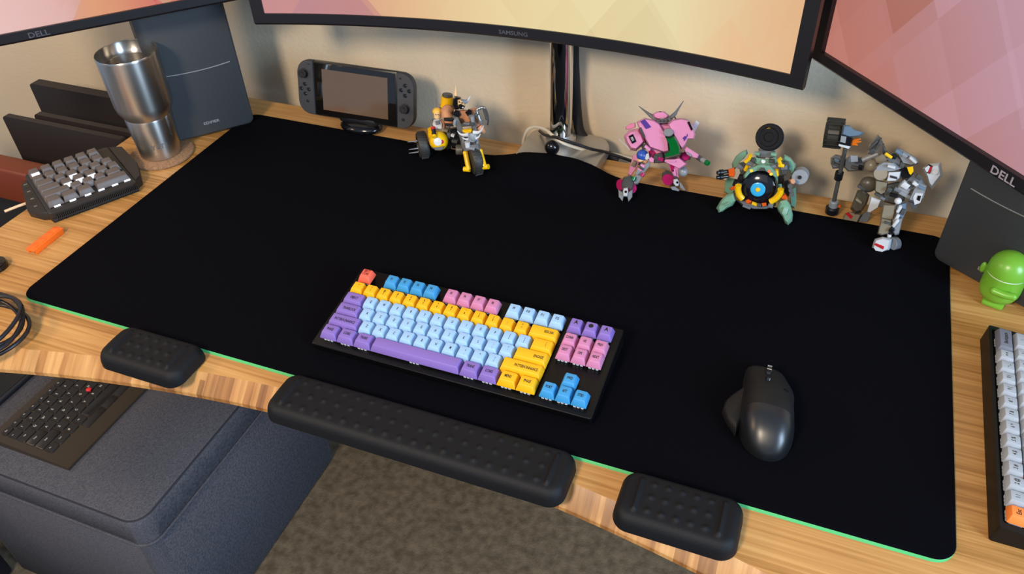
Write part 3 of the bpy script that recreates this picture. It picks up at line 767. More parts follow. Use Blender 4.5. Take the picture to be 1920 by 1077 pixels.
g = G(); q = gc - sd*.027 + V((0, 0, .044)); g.sph(q, .0048, (.8, .8, 1.7)); g.build('arm', GT, gt)
g = G(); g.box(gc + dv*.008 + V((0, 0, .0045)), (.026, .020, .0085), Rz(math.atan2(sd.y, sd.x)), bev=.003); g.build('foot', GT, gt)

# ============================================================ SMALL THINGS AT THE LEFT
OR = mat('orange_plastic', '#f06a1c', .35)
a_ = V((-.062, .082, 0)); b_ = V((-.064, .139, 0)); dd = (b_ - a_).normalized(); ang = math.atan2(dd.y, dd.x); mid = (a_+b_)/2
ot = thing('keycap_puller', 'small orange plastic clip lying on the bamboo left of the mat', 'clip', (mid.x, mid.y, 0))
g = G(); g.box((mid.x, mid.y, .0075), (.060, .017, .003), Rz(ang), bev=.0012)
for k in (-1, 1): g.box(mid + Rz(ang) @ V((0, k*.0075, 0)) + V((0, 0, .0045)), (.056, .0018, .0088), Rz(ang), bev=.0006)
g.build('body', OR, ot)
g = G()
for u in (-.021, -.006, .009, .021):
    g.box(mid + Rz(ang) @ V((u, 0, 0)) + V((0, 0, .0092)), (.010, .0115, .0010), Rz(ang), bev=.0003)
g.build('raised_panel', OR, ot)
# coiled cord
g = G(); cc0 = V((.010, -.078, 0)); rn = random.Random(3); pts = []
for k in range(5*36):
    a = 2*PI*k/36 + 2.6; lap = k/36; rr = .066 + .004*math.sin(lap*2.1 + 1) + .0028*math.sin(3*a + lap)
    pts.append(cc0 + V((math.cos(a)*rr*1.0 + .003*math.sin(lap*1.9), math.sin(a)*rr*.82 + .003*math.cos(lap*2.7), .0032 + .0046*lap*.9 + .0035*(1+math.sin(a*2 + lap*1.4)))))
g.tube(pts, .0027, 10)
one(g, 'coiled_cable', mat('rubber_black', '#15151b', .35), 'coiled black cable at the left front corner of the desk', 'cable', tuple(cc0))
g = G(); g.lathe([(.001, .011), (.011, .0115), (.016, .0095), (.0175, .005), (.0165, .0004)], (-.0875, .0385, 0)); one(g, 'round_puck', BLACKG, 'small round black object at the left edge above the coiled cable', 'puck', (-.0875, .0385, 0))

# ============================================================ OTTOMAN, COMPACT KEYBOARD, TABLET
def fabric(name, c1, c2):
    m = mat(name, c1, .9, bump=.5, bscale=1100, spec=.15); nt = m.node_tree; N = nt.nodes; L = nt.links; b = N['Principled BSDF']
    tc = N.new('ShaderNodeTexCoord'); mp = N.new('ShaderNodeMapping'); mp.inputs['Scale'].default_value = (1600, 260, 260); L.new(tc.outputs['Object'], mp.inputs[0])
    n1 = N.new('ShaderNodeTexNoise'); n1.inputs['Scale'].default_value = 1; L.new(mp.outputs[0], n1.inputs['Vector'])
    mp2 = N.new('ShaderNodeMapping'); mp2.inputs['Scale'].default_value = (260, 1600, 1600); L.new(tc.outputs['Object'], mp2.inputs[0])
    n2 = N.new('ShaderNodeTexNoise'); n2.inputs['Scale'].default_value = 1; L.new(mp2.outputs[0], n2.inputs['Vector'])
    ad = N.new('ShaderNodeMath'); ad.operation = 'ADD'; L.new(n1.outputs['Fac'], ad.inputs[0]); L.new(n2.outputs['Fac'], ad.inputs[1])
    mr = N.new('ShaderNodeMapRange'); mr.inputs[1].default_value = .8; mr.inputs[2].default_value = 1.2; L.new(ad.outputs[0], mr.inputs[0])
    mx = N.new('ShaderNodeMix'); mx.data_type = 'RGBA'; mx.inputs[6].default_value = lin(c1); mx.inputs[7].default_value = lin(c2)
    L.new(mr.outputs[0], mx.inputs[0]); L.new(mx.outputs[2], b.inputs['Base Color']); return m
DEN = fabric('ottoman_fabric', '#3b3c45', '#57565c')
OZ = -.312
ox0, ox1, oy0, oy1 = -.285, .172, -.112, .345
ott = thing('ottoman', 'blue grey fabric cube ottoman under the left front of the desk', 'ottoman', ((ox0+ox1)/2, (oy0+oy1)/2, FL))
def obox(g, z0, z1, k=0.0, bev=.02, dome=0.0):
    pr = rrect(ox0 - k, oy0 - k, ox1 + k, oy1 + k, .03, 6); cx, cy = (ox0+ox1)/2, (oy0+oy1)/2
    def rg(s_, z): return [V((cx + (x-cx)*s_, cy + (y-cy)*s_, z)) for x, y in pr]
    g.loop([rg(.98, z0), rg(1, z0 + .004), rg(1, z1 - bev), rg(.99, z1 - bev*.3), rg(.965, z1), rg(.5, z1 + dome)])
g = G(); obox(g, FL + .001, OZ - .0605, -.0005, .003); g.build('base', DEN, ott, smooth=50)
g = G(); obox(g, OZ - .0600, OZ - .001, .000, .016, .001); g.build('cushion_lid', DEN, ott, smooth=50)
g = G(); pr = rrect(ox0, oy0, ox1, oy1, .03, 6); pr = pr + [pr[0]]
g.tube([V((x, y, OZ - .060)) for x, y in pr], .0026, 8); g.build('welt', DEN, ott)
g = G(); pr = rrect(ox0 + .004, oy0 + .004, ox1 - .004, oy1 - .004, .03, 6); pr = pr + [pr[0]]
g.tube([V((x, y, OZ - .0042)) for x, y in pr], .0016, 6); g.build('piping', mat('piping_dark', '#20222c', .8), ott, label='dark seam piping')

TPZ = OZ + .0005
TB = mat('compact_black', '#33291f', .5, bump=.15, bscale=1200)
TKM = mat('compact_key', '#1d1a19', .42)
tp = thing('keyboard', 'slim black compact keyboard with red pointer nub on the ottoman', 'keyboard', (-.004, -.066, TPZ), (0, 0, PI/2))
g = G()
side = [(0, 0), (0, .005), (.01, .0075), (.164, .0135), (.164, 0)]
g.prism([V((0, y, z)) for y, z in side], (.3055, 0, 0)); g.build('chassis', TB, tp, world=False, smooth=20)
def tz(y): return .0075 + (y-.01)*(.006/.154)
ta = math.atan(.006/.154)
def tkey(x, y, w, h, s_=None):
    g = G(); pr = rrect(-w/2, -h/2, w/2, h/2, .0018, 3)
    g.loop([[V((a, b, 0)) for a, b in pr], [V((a, b, .0012)) for a, b in pr], [V((a*.95, b*.95, .0019)) for a, b in pr]])
    if s_: g.text(s_, .0060 if len(s_) == 1 else .0036, T((-w/2 + (.005 if len(s_) == 1 else w*.45), .0015, .0020)), .9, mi=1)
    o = g.build('key', [TKM, mat('compact_legend', '#b9b4ae', .5)], tp, world=False); o.location = (x, y, tz(y) + .0001); o.rotation_euler = (ta, 0, 0)
P_ = .01905; kx = .0115; kw = P_ - .0022
yr = [.0515 + .5*P_ - .009 + P_*i for i in range(5)]
def trow(y, items, x=kx):
    for w_, s_ in items:
        tkey(x + w_*P_/2, y, w_*P_ - .0022, kw, s_); x += w_*P_
trow(yr[0], [(1, 'Fn'), (1.25, 'Ctrl'), (1, '#'), (1, 'Alt'), (5, None), (1, 'Alt'), (1, 'Ctrl'), (1, '<'), (1, '^'), (1.6, '>')])
trow(yr[1], [(2.2, 'Shift')] + [(1, c) for c in 'ZXCVBNM,./'] + [(2.6, 'Shift')])
trow(yr[2], [(1.75, 'Caps')] + [(1, c) for c in "ASDFGHJKL;'"] + [(2.1, 'Enter')])
trow(yr[3], [(1.45, 'Tab')] + [(1, c) for c in 'QWERTYUIOP[]'] + [(1.4, None)])
trow(yr[4], [(1, '~')] + [(1, c) for c in '1234567890-='] + [(1.85, '<-')])
for i in range(15): tkey(kx + (i + .5)*P_*.99, yr[4] + .0165, P_*.99 - .0022, .0105, 'F%d' % i if i else 'Esc')
g = G(); nb_ = (kx + P_*(1.75 + 4.95), (yr[2] + yr[1])/2 + .003); g.lathe([(.0025, 0), (.0025, .003), (.0042, .0035), (.0045, .0052), (.003, .0062), (.0005, .0063)], (nb_[0], nb_[1], tz(nb_[1]))); g.build('pointer_nub', mat('nub_red', '#d8232a', .5), tp, world=False, label='red pointer nub')
for x0_, x1_ in ((.075, .118), (.1195, .146), (.1475, .190)):
    g = G(); g.box(((x0_+x1_)/2, .034, tz(.034) + .0004), (x1_-x0_, .0135, .0022), Rx(ta), bev=.0008); g.build('pointer_button', TKM, tp, world=False)

g = G(); g.box((-.30, .115, TPZ + .005), (.158, .29, .009), bev=.003); g.mi = 1; g.box((-.30, .115, TPZ + .0098), (.148, .28, .0008)); 
one(g, 'tablet', [BLACK, BLACKG], 'thin black slab with glossy top beside the compact keyboard on the ottoman', 'tablet', (-.30, .115, TPZ))
g = G(); g.box((-.335, -.20, FL + .19), (.14, .15, .38), Rz(.1), bev=.008)
one(g, 'black_case', mat('case_black', '#0d0c14', .6), 'tall flat black case on the carpet at the lower left corner', 'case', (-.335, -.20, FL))

# ============================================================ DARK RACK AT FAR LEFT
RK = mat('rack_dark', '#241d1d', .6, bump=.2, bscale=500)
ra = thing('storage_rack', 'dark panelled storage rack standing beyond the left end of the desk', 'rack', (-.35, .45, FL))
def panel(name, x0, x1, y, th, z0, z1, m=RK, lab=None):
    g = G(); pr = rrect(x0, z0, x1, z1, .008, 4)
    g.loop([[V((x, y + th, z)) for x, z in pr], [V((x, y, z)) for x, z in pr]]); g.build(name, m, ra, label=lab)
panel('back_panel', -.530, -.17, .525, .022, FL + .05, -.006)
panel('divider_panel', -.425, -.172, .432, .012, FL + .05, -.010)
panel('front_panel', -.469, -.178, .400, .012, FL + .05, -.005)
g = G(); g.box((-.34, .475, FL + .04), (.32, .125, .06), bev=.004); g.build('base', RK, ra)
BR = mat('brown_leather', '#6e2c10', .45, bump=.2, bscale=600)
pA = at(0, 310, .29); zc = pA.z - .046
bt = thing('storage_bin', 'dark storage bin with a reddish brown front board left of the keypad', 'bin', (-.45, .35, FL))
g = G(); g.box((-.45, .311, zc), (.56, .044, .074), bev=.006, seg=3); g.build('front_board', BR, bt, label='reddish brown board')
g = G(); g.box((-.45, .372, (FL + zc - .037)/2), (.50, .044, zc - .037 - FL), bev=.004); g.box((-.45, .360, zc - .02), (.50, .030, .03), bev=.003)
g.build('body', mat('bin_dark', '#14110f', .7), bt)

# ============================================================ FIGURES
CLAMP = True
def crop(x0, y0, k):
    "turns a point read off an enlarged view of the photo, at a given depth, into a place"
    return lambda x, y, Y: at(x0 + x/k, y0 + y/k, Y)
GLY = mat('brick_light_grey', '#8b8f94', .3); GDK = mat('brick_dark_grey', '#4b4c4b', .33); GMD = mat('brick_mid_grey', '#6c7076', .3)
TAN = mat('brick_tan', '#857c6a', .35); BRW = mat('brick_white', '#c9cbd0', .3); BRK = mat('brick_black', '#17171b', .28)
YEL = mat('brick_yellow', '#e9b80f', .3); RED = mat('brick_red', '#b3202a', .35); ORG = mat('brick_orange', '#d9581c', .32)
PNK = mat('brick_pink', '#e394bf', .3); MAG = mat('clear_magenta', '#e02d80', .12, trans=.5); TGR = mat('clear_green', '#0f7a37', .1, trans=.35)
SGN = mat('brick_sand_green', '#76a189', .32); SKN = mat('toy_skin', '#c98f6b', .4); SIL = mat('brick_silver', '#a3a6aa', .25, .8); BLU = mat('brick_blue', '#2a52a8', .3)
PUR = mat('decal_purple', '#5a3d96', .4); CYN = mat('brick_cyan', '#2e9fd0', .2)
def piece(name, m, parent, fn, label=None, smooth=35):
    g = G(); fn(g); return g.build(name, m, parent, label=label, smooth=smooth)
def stick(name, m, parent, a, b, r1, r2=None, seg=14, label=None):
    g = G(); g.cyl(a, b, r1, r2, seg, bev=min(r1, r2 or r1)*.2 if (r2 is None) else 0); return g.build(name, m, parent, label=label)
def slab(name, m, parent, f, poly, y0, y1, inset=.8, label=None, mid=.45, smooth=28):
    g = G(); g.puff(f, poly, y0, y1, inset, mid); return g.build(name, m, parent, label=label, smooth=smooth)
def decal(name, m, parent, f, poly, y):
    g = G(); a = [f(x, yy, y) for x, yy in poly]; d = (a[1]-a[0]).cross(a[2]-a[0]).normalized()
    if d.dot(CAM_C - a[0]) < 0: d = -d
    g.prism([p + d*.0004 for p in a], -d*.0012); return g.build(name, m, parent, smooth=0)

# ---------------- pink walking robot
pk = crop(1140, 180, 5.129)
b0 = pk(470, 740, .545); b0.z = 0
pm = thing('toy_robot', 'pink brick walking robot toy with green canopy and two long antennas', 'toy robot', tuple(b0))
slab('hull', PNK, pm, pk, [(540, 250), (640, 260), (700, 400), (710, 560), (620, 640), (480, 650), (400, 560), (340, 420), (360, 280), (440, 240)], .525, .585, .8)
slab('shell_panel', PNK, pm, pk, [(275, 255), (350, 212), (430, 228), (490, 262), (545, 350), (585, 450), (592, 540), (545, 552), (405, 500), (360, 420), (310, 330)], .512, .552, .90)
slab('shell_panel', PNK, pm, pk, [(575, 268), (620, 228), (700, 213), (760, 225), (810, 270), (840, 370), (828, 415), (770, 415), (740, 480), (710, 512), (680, 470), (640, 390), (600, 320)], .512, .560, .90)
slab('shoulder_pod', PNK, pm, pk, [(150, 385), (200, 330), (295, 310), (335, 370), (360, 440), (330, 480), (270, 532), (215, 520), (170, 450)], .518, .560, .75)
slab('shoulder_fin', PNK, pm, pk, [(165, 300), (215, 265), (262, 255), (265, 300), (215, 320), (175, 325)], .545, .560, .85)
slab('top_cap', PNK, pm, pk, [(425, 175), (470, 150), (540, 148), (592, 185), (580, 215), (480, 228), (440, 210)], .530, .565, .75)
decal('cap_ring', BRK, pm, pk, [(500 + 22*math.cos(a*PI/8), 162 + 12*math.sin(a*PI/8)) for a in range(16)], .534)
slab('hinge', GMD, pm, pk, [(455, 230), (600, 210), (612, 238), (560, 262), (470, 268)], .524, .540, .85)
for k in range(3): piece('hinge_tooth', GDK, pm, lambda g: g.box(pk(497 + 36*k, 238, .5225), (.003, .003, .003), bev=.0004))
slab('sensor_plate', GLY, pm, pk, [(580 + 52*math.cos(a*PI/8), 352 + 42*math.sin(a*PI/8)) for a in range(16)], .506, .520, .85)
slab('canopy', TGR, pm, pk, [(548, 392), (590, 400), (640, 380), (672, 430), (700, 500), (702, 570), (640, 590), (542, 610), (540, 568), (588, 548), (592, 520), (580, 450)], .5035, .530, .8, label='transparent green canopy')
slab('chin', PNK, pm, pk, [(540, 620), (690, 595), (765, 655), (690, 705), (640, 680), (545, 640)], .510, .545, .85)
stick('antenna', GMD, pm, pk(490, 258, .535), pk(400, 180, .545), .0024, .0028); stick('antenna_tip', GMD, pm, pk(405, 185, .545), pk(295, 98, .56), .0024, .0005)
stick('antenna', GMD, pm, pk(590, 225, .535), pk(655, 160, .545), .0034, .0026); stick('antenna_tip', GMD, pm, pk(652, 160, .545), pk(726, 48, .56), .0021, .0005)
stick('rear_antenna', GDK, pm, pk(635, 195, .57), pk(683, 265, .565), .0010)
slab('side_fin', BRW, pm, pk, [(808, 290), (850, 232), (882, 258), (832, 348)], .55, .558, .9, label='white side fin')
slab('side_fin', BRW, pm, pk, [(92, 412), (112, 415), (222, 505), (218, 535)], .545, .552, .9, label='thin white side fin')
decal('white_print_plate', BRK, pm, pk, [(198, 388), (240, 368), (272, 438), (232, 460)], .5168)
g = G(); c_ = pk(235, 414, .5155); xv = (pk(240, 368, .5155) - pk(198, 388, .5155)).normalized(); zv = (pk(198, 388, .5155) - pk(232, 460, .5155)).normalized()
nn_ = xv.cross(zv).normalized(); nn_ = nn_ if nn_.dot(CAM_C - c_) > 0 else -nn_
g.text('001', .006, T(c_ + nn_*.0006, basis(zv*-1, xv, nn_)), .8, mi=0); g.build('number_print', BRW, pm, keep_normals=True)
decal('purple_label', PUR, pm, pk, [(312, 245), (352, 226), (412, 298), (366, 318)], .5108)
decal('side_marking', PUR, pm, pk, [(716, 410), (738, 385), (752, 392), (764, 362), (768, 375), (752, 412), (732, 436), (728, 414)], .5115)
decal('dark_marking', BRK, pm, pk, [(762, 252), (784, 250), (816, 322), (800, 334)], .5115)
# arms
la = thing_arm = None
stick('left_arm', MAG, pm, pk(440, 540, .53), pk(390, 610, .52), .007, .006)
slab('left_gun', GLY, pm, pk, [(300, 700), (340, 660), (400, 625), (410, 665), (350, 740), (290, 850), (240, 862), (230, 820)], .500, .520, .85, label='grey left gun')
slab('gun_cover', PNK, pm, pk, [(288, 688), (320, 650), (360, 668), (330, 730), (275, 716)], .4975, .508, .85)
stick('gun_tip', TGR, pm, pk(250, 780, .498), pk(238, 815, .494), .0042, .0036, label='transparent green gun tip')
stick('gun_tip', MAG, pm, pk(345, 740, .502), pk(320, 775, .498), .003, label='magenta gun tip')
slab('right_gun', PNK, pm, pk, [(730, 515), (752, 485), (878, 565), (862, 602), (830, 598), (745, 545)], .520, .540, .88)
stick('gun_barrel', GDK, pm, pk(862, 585, .53), pk(905, 615, .522), .0042); stick('gun_barrel', GLY, pm, pk(900, 612, .522), pk(945, 638, .516), .0034)
stick('gun_tip', TGR, pm, pk(940, 634, .517), pk(968, 652, .513), .0040, label='transparent green gun tip')
stick('right_arm', GDK, pm, pk(700, 560, .545), pk(790, 600, .54), .0035); stick('right_arm_joint', MAG, pm, pk(722, 600, .542), pk(752, 575, .532), .0065, label='magenta arm joint')
slab('joint_block', GDK, pm, pk, [(440, 560), (520, 540), (535, 590), (520, 640), (440, 650)], .512, .535, .85)
slab('joint_block', GDK, pm, pk, [(320, 480), (370, 450), (400, 480), (395, 510), (330, 520)], .520, .545, .85)
# legs
def foot(f, cx, cy, y, s_, par, sw=1):
    slab('claw', GLY, par, f, [(cx - 70*s_, cy - 20*s_), (cx - 28*s_, cy + 5*s_), (cx - 14*s_, cy + 40*s_), (cx - 28*s_, cy + 108*s_), (cx - 66*s_, cy + 58*s_)], y - .010, y, .8)
    slab('claw', GLY, par, f, [(cx + 70*s_, cy - 20*s_), (cx + 28*s_, cy + 5*s_), (cx + 14*s_, cy + 40*s_), (cx + 28*s_, cy + 108*s_), (cx + 66*s_, cy + 58*s_)], y - .010, y, .8)
fx = lambda x, y, Y: pk(x, y, Y)
slab('left_thigh', PNK, pm, pk, [(240, 570), (290, 560), (300, 640), (270, 700), (215, 780), (188, 760), (210, 680)], .528, .545, .85)
slab('left_shin', GDK, pm, pk, [(150, 780), (220, 760), (250, 850), (230, 930), (130, 930), (125, 850)], .492, .512, .85)
g = G(); g.cyl(pk(110, 858, .498), pk(160, 852, .505), .0085, .0095, 20); g.build('ankle_light', MAG, pm, label='magenta ankle disc')
g = G(); g.cyl(pk(238, 892, .496), pk(200, 885, .502), .0072, .008, 20); g.build('ankle_light', MAG, pm, label='magenta ankle disc')
slab('foot_cover', BRW, pm, pk, [(150, 885), (190, 880), (196, 920), (186, 972), (146, 970), (142, 920)], .482, .495, .8, label='white foot cover')
decal('foot_spot', BRK, pm, pk, [(171 + 12*math.cos(a*PI/6), 922 + 12*math.sin(a*PI/6)) for a in range(12)], .4818)
foot(pk, 168, 918, .496, 1.0, pm)
slab('right_thigh', PNK, pm, pk, [(580, 650), (640, 640), (690, 700), (680, 790), (630, 770), (590, 700)], .540, .556, .85)
g = G(); g.sph(pk(722, 728, .54), .0078); g.build('knee_dome', GLY, pm, label='light grey knee dome')
slab('right_shin', GDK, pm, pk, [(520, 740), (560, 712), (640, 750), (680, 800), (690, 870), (600, 860), (515, 810)], .550, .565, .85)
g = G(); g.cyl(pk(572, 808, .546), pk(600, 790, .556), .0090, .0095, 20); g.build('ankle_light', MAG, pm, label='magenta ankle disc')
slab('foot_cover', BRW, pm, pk, [(628, 800), (665, 795), (685, 825), (680, 868), (650, 872), (626, 840)], .540, .550, .8, label='white foot cover')
decal('foot_spot', BRK, pm, pk, [(667 + 11*math.cos(a*PI/6), 832 + 11*math.sin(a*PI/6)) for a in range(12)], .5398)
slab('claw', GLY, pm, pk, [(590, 870), (640, 868), (690, 900), (686, 935), (610, 905)], .541, .553, .8)
slab('claw', GLY, pm, pk, [(684, 830), (700, 832), (748, 908), (738, 916), (690, 880)], .541, .551, .85)
# small seated pilot in front of it
pf0 = pk(335, 610, .515)
pf = thing('toy_figure', 'tiny brick figure with blue headgear riding the pink robot left side', 'toy figure', tuple(pf0))
g = G(); g.sph(pk(330, 568, .512), .0088, (1, 1, .92)); g.build('headgear', BLU, pf)
g = G(); g.cyl(pk(318, 622, .509), pk(312, 598, .509), .0052, seg=16, bev=.001); g.build('head', mat('toy_face', '#e0bd8a', .4), pf)
slab('torso', BRW, pf, pk, [(365, 560), (392, 545), (400, 600), (372, 622), (352, 605)], .505, .516, .85)
slab('arm', PNK, pf, pk, [(385, 600), (420, 585), (446, 605), (440, 640), (400, 640)], .506, .518, .8)
stick('hand', SKN, pf, pk(345, 632, .508), pk(375, 640, .506), .0022)

# ---------------- green ball robot
bl = crop(1330, 220, 5.129)
b0 = bl(470, 800, .545); b0.z = 0
bm_ = thing('toy_robot', 'sand green ball shaped brick robot toy with four clawed legs', 'toy robot', tuple(b0))
cb = bl(478, 660, .545)
g = G(); g.sph(cb + V((0, .000, -.002)), .0315, (1.05, 1, 1), u=36, v=24); g.build('ball_shell', SGN, bm_)
fc = bl(472, 684, .5135); bd_ = (CAM_C - cb).normalized(); bd_ = (bd_ + V((-.06, 0, -.28))).normalized()
q_ = bd_.to_track_quat('Z', 'Y').to_matrix()
def disc(name, m, r0, r1, h0, h1, label=None):
    g = G(); g.lathe([(r0, h0), (r1, h0), (r1, h1*.8 + h0*.2), (r1 - .0008, h1), (r0, h1)], fc, q_, 40)
    g.build(name, m, bm_, label=label)
g = G(); g.lathe([(.0001, -.012), (.0250, -.012), (.0250, -.002), (.0235, .0018), (.019, .0042), (.012, .0058), (.0001, .0062)], fc, q_, 48); g.build('front_disc', mat('disc_black', '#14141c', .12), bm_, label='glossy black front disc')
disc('blue_ring', CYN, .0068, .0104, .005, .0074, 'blue ring'); disc('core_cap', YEL, .0001, .0034, .005, .0086, 'yellow centre cap'); disc('core_ring', BRK, .0034, .0068, .005, .0070, 'black ring')
slab('brow_panel', SGN, bm_, bl, [(330, 560), (370, 500), (470, 455), (580, 460), (640, 520), (655, 590), (620, 560), (540, 515), (460, 512), (380, 540), (335, 590)], .510, .545, .92)
slab('upper_panel', SGN, bm_, bl, [(400, 430), (430, 380), (500, 400), (580, 400), (640, 380), (660, 440), (600, 470), (460, 460)], .528, .560, .85)
slab('neck_block', GDK, bm_, bl, [(478, 500), (500, 482), (530, 484), (548, 518), (474, 516)], .507, .520, .85)
for x, y, m_ in ((405, 515, YEL), (575, 520, ORG), (594, 546, YEL)): piece('stud', m_, bm_, lambda g: g.cyl(bl(x, y, .509), bl(x, y, .514), .0024, seg=14))
piece('stud', BRW, bm_, lambda g: g.cyl(bl(520, 424, .527), bl(520, 424, .533), .003, seg=14))
slab('top_seat', GMD, bm_, bl, [(440, 340), (480, 320), (600, 325), (650, 345), (640, 385), (560, 395), (450, 390)], .545, .575, .85)
g = G(); a_ = bl(578, 192, .552); ax = V((-.15, -.78, .45)).normalized(); qq = ax.to_track_quat('Z', 'Y').to_matrix()
g.lathe([(.001, -.004), (.0195, -.004), (.0195, .002), (.018, .0045), (.014, .0045), (.013, .003), (.007, .003), (.006, .0045), (.001, .0045)], a_, qq, 36); g.build('top_disc', mat('hatch_black', '#131316', .75, spec=.2), bm_, label='black round hatch plate')
g = G(); g.lathe([(.001, -.009), (.0175, -.009), (.0198, -.0042), (.001, -.0042)], a_, qq, 36); g.build('hatch_rim', mat('clear_smoke', '#8b918c', .15, trans=.4), bm_)
slab('hatch_clip', YEL, bm_, bl, [(540, 110), (555, 98), (640, 100), (652, 118), (600, 124)], .556, .562, .9)
slab('hatch_arm', GMD, bm_, bl, [(470, 300), (500, 288), (620, 300), (640, 330), (600, 350), (480, 345)], .560, .572, .85)
slab('shoulder_shield', SGN, bm_, bl, [(215, 450), (250, 380), (300, 335), (362, 308), (370, 350), (330, 400), (290, 430), (250, 500), (225, 500)], .545, .575, .8)
slab('shoulder_shield', SGN, bm_, bl, [(700, 420), (720, 355), (780, 385), (830, 450), (825, 530), (795, 560), (765, 500), (720, 460)], .540, .570, .8)
slab('rear_panel', SGN, bm_, bl, [(150, 620), (180, 570), (240, 590), (260, 700), (200, 760), (140, 720)], .545, .575, .85)
slab('rear_panel', SGN, bm_, bl, [(770, 690), (830, 660), (838, 800), (820, 880), (785, 860)], .550, .575, .85)
for (x0, x1, x2, x3) in ((280, 350, 330, 300), (680, 760, 740, 690)):
    slab('shoulder_block', GDK, bm_, bl, [(x0, 440), (x1, 420), (x1 + 20, 470), (x2, 560), (x3, 560)], .525, .555, .85)
for pts in ([(345, 430), (380, 400), (400, 360)], [(345, 510), (368, 465)], [(650, 560), (645, 505)], [(690, 470), (668, 410), (690, 395)], [(720, 470), (665, 460)]):
    g = G(); g.tube([bl(x, y, .519) for x, y in pts], .0028, 10); g.build('yellow_bar', YEL, bm_, label='yellow bar')
for sx, X in ((1, [(280, 655), (275, 700), (290, 750), (318, 785)]), (-1, [(688, 690), (680, 730), (640, 780), (590, 812)])):
    g = G(); g.tube(smooth_path([bl(x, y, .503) for x, y in X]), .0046, 12); g.build('yellow_hose', YEL, bm_, label='curved yellow tube')
slab('lower_link', ORG, bm_, bl, [(345, 800), (372, 785), (408, 805), (400, 838), (352, 828)], .500, .512, .85, label='orange link')
slab('lower_link', ORG, bm_, bl, [(500, 825), (548, 820), (556, 852), (510, 862)], .498, .510, .85, label='orange link')
slab('lower_link', ORG, bm_, bl, [(190, 680), (260, 650), (270, 690), (210, 705)], .512, .525, .85, label='orange link')
slab('lower_link', ORG, bm_, bl, [(670, 750), (740, 735), (760, 800), (700, 790)], .505, .520, .85, label='orange link')
slab('chin', GMD, bm_, bl, [(260, 800), (330, 800), (420, 850), (580, 850), (640, 820), (640, 850), (560, 885), (420, 885), (320, 855)], .505, .535, .85)
slab('claw_leg', SGN, bm_, bl, [(78, 940), (66, 880), (110, 800), (170, 740), (240, 720), (256, 800), (225, 850), (165, 880), (125, 915)], .500, .520, .7)
slab('claw_leg', SGN, bm_, bl, [(650, 860), (680, 800), (740, 785), (780, 840), (804, 940), (798, 1000), (756, 1045), (728, 1020), (705, 960), (660, 900)], .495, .515, .7)
slab('gun_mount', ORG, bm_, bl, [(180, 500), (240, 480), (250, 540), (235, 580), (185, 570)], .512, .528, .85, label='orange gun mount')
for yy, xe in ((535, 75), (580, 72)):
    g = G(); g.cyl(bl(185, yy - 15, .518), bl(xe, yy, .508), .0030, seg=12); g.cyl(bl(130, yy - 8, .513), bl(100, yy - 4, .51), .0042, seg=12); g.build('gun_barrel', BRK, bm_)
slab('gun_block', BRK, bm_, bl, [(700, 620), (760, 600), (805, 660), (800, 720), (760, 770), (700, 700)], .505, .525, .85)
for k in range(3): piece('gun_barrel', GDK, bm_, lambda g: g.cyl(bl(770 + 8*k, 650 + 40*k, .507), bl(778 + 8*k, 665 + 40*k, .497), .0034, seg=12))
g = G(); g.cyl(bl(885, 545, .55), bl(868, 578, .532), .0112, seg=28, bev=.0008); g.build('wheel', GLY, bm_, label='light grey side wheel')
g = G(); g.cyl(bl(871, 573, .5345), bl(868, 580, .530), .0028, seg=12); g.build('wheel_hub', BRK, bm_)
stick('wheel_axle', GDK, bm_, bl(780, 590, .545), bl(870, 580, .54), .003)
stick('joint', SKN, bm_, bl(775, 625, .515), bl(810, 615, .512), .004)

# ---------------- grey knight robot and its hammer
gk = crop(1530, 210, 3.847)
b0 = gk(500, 900, .51); b0.z = 0
gr = thing('toy_robot', 'grey brick robot toy striding with a red striped front foot', 'toy robot', tuple(b0))
slab('front_foot', BRW, gr, gk, [(400, 985), (425, 915), (480, 900), (548, 915), (530, 1000), (475, 1036), (410, 1034)], .482, .510, .75, label='white foot')
decal('red_stripe', RED, gr, gk, [(418, 958), (434, 948), (492, 972), (484, 992)], .4815)
g = G(); g.cyl(gk(572, 952, .506), gk(535, 955, .498), .0105, seg=24, bev=.001); g.build('ankle_disc', GMD, gr)
slab('front_shin', TAN, gr, gk, [(470, 765), (545, 780), (550, 830), (520, 880), (470, 892), (442, 880)], .490, .515, .82, label='tan grey shin')
slab('front_shin', GLY, gr, gk, [(550, 770), (625, 760), (612, 830), (598, 885), (570, 892), (545, 860)], .492, .520, .82)
slab('front_thigh', TAN, gr, gk, [(488, 665), (575, 668), (560, 770), (545, 785), (465, 768)], .498, .522, .85, label='tan grey thigh')
slab('front_thigh', mat('brick_sand_blue', '#64788c', .32), gr, gk, [(580, 672), (655, 648), (650, 720), (620, 790), (562, 785)], .500, .524, .85, label='blue grey thigh')
stick('knee_joint', BRK, gr, gk(540, 880, .50), gk(535, 830, .502), .004)
stick('ball_joint', BRW, gr, gk(528, 905, .50), gk(530, 875, .502), .0028)
g = G(); g.sph(gk(378, 523, .535), .0118, (1.0, .8, 1.0)); g.build('rear_knee', mat('brick_olive_grey', '#504c42', .35), gr)
slab('rear_shin', mat('brick_olive_grey', '#504c42', .35), gr, gk, [(298, 565), (340, 555), (388, 600), (370, 660), (325, 728), (280, 740), (246, 700), (272, 630)], .530, .560, .75)
slab('rear_foot', TAN, gr, gk, [(188, 785), (215, 728), (250, 720), (330, 740), (300, 800), (250, 806)], .545, .565, .85, label='tan grey rear foot')
decal('red_stripe', RED, gr, gk, [(214, 736), (232, 724), (266, 754), (250, 772)], .5445)
slab('rear_foot_side', GMD, gr, gk, [(305, 780), (350, 720), (405, 730), (370, 800), (310, 806)], .552, .570, .85)
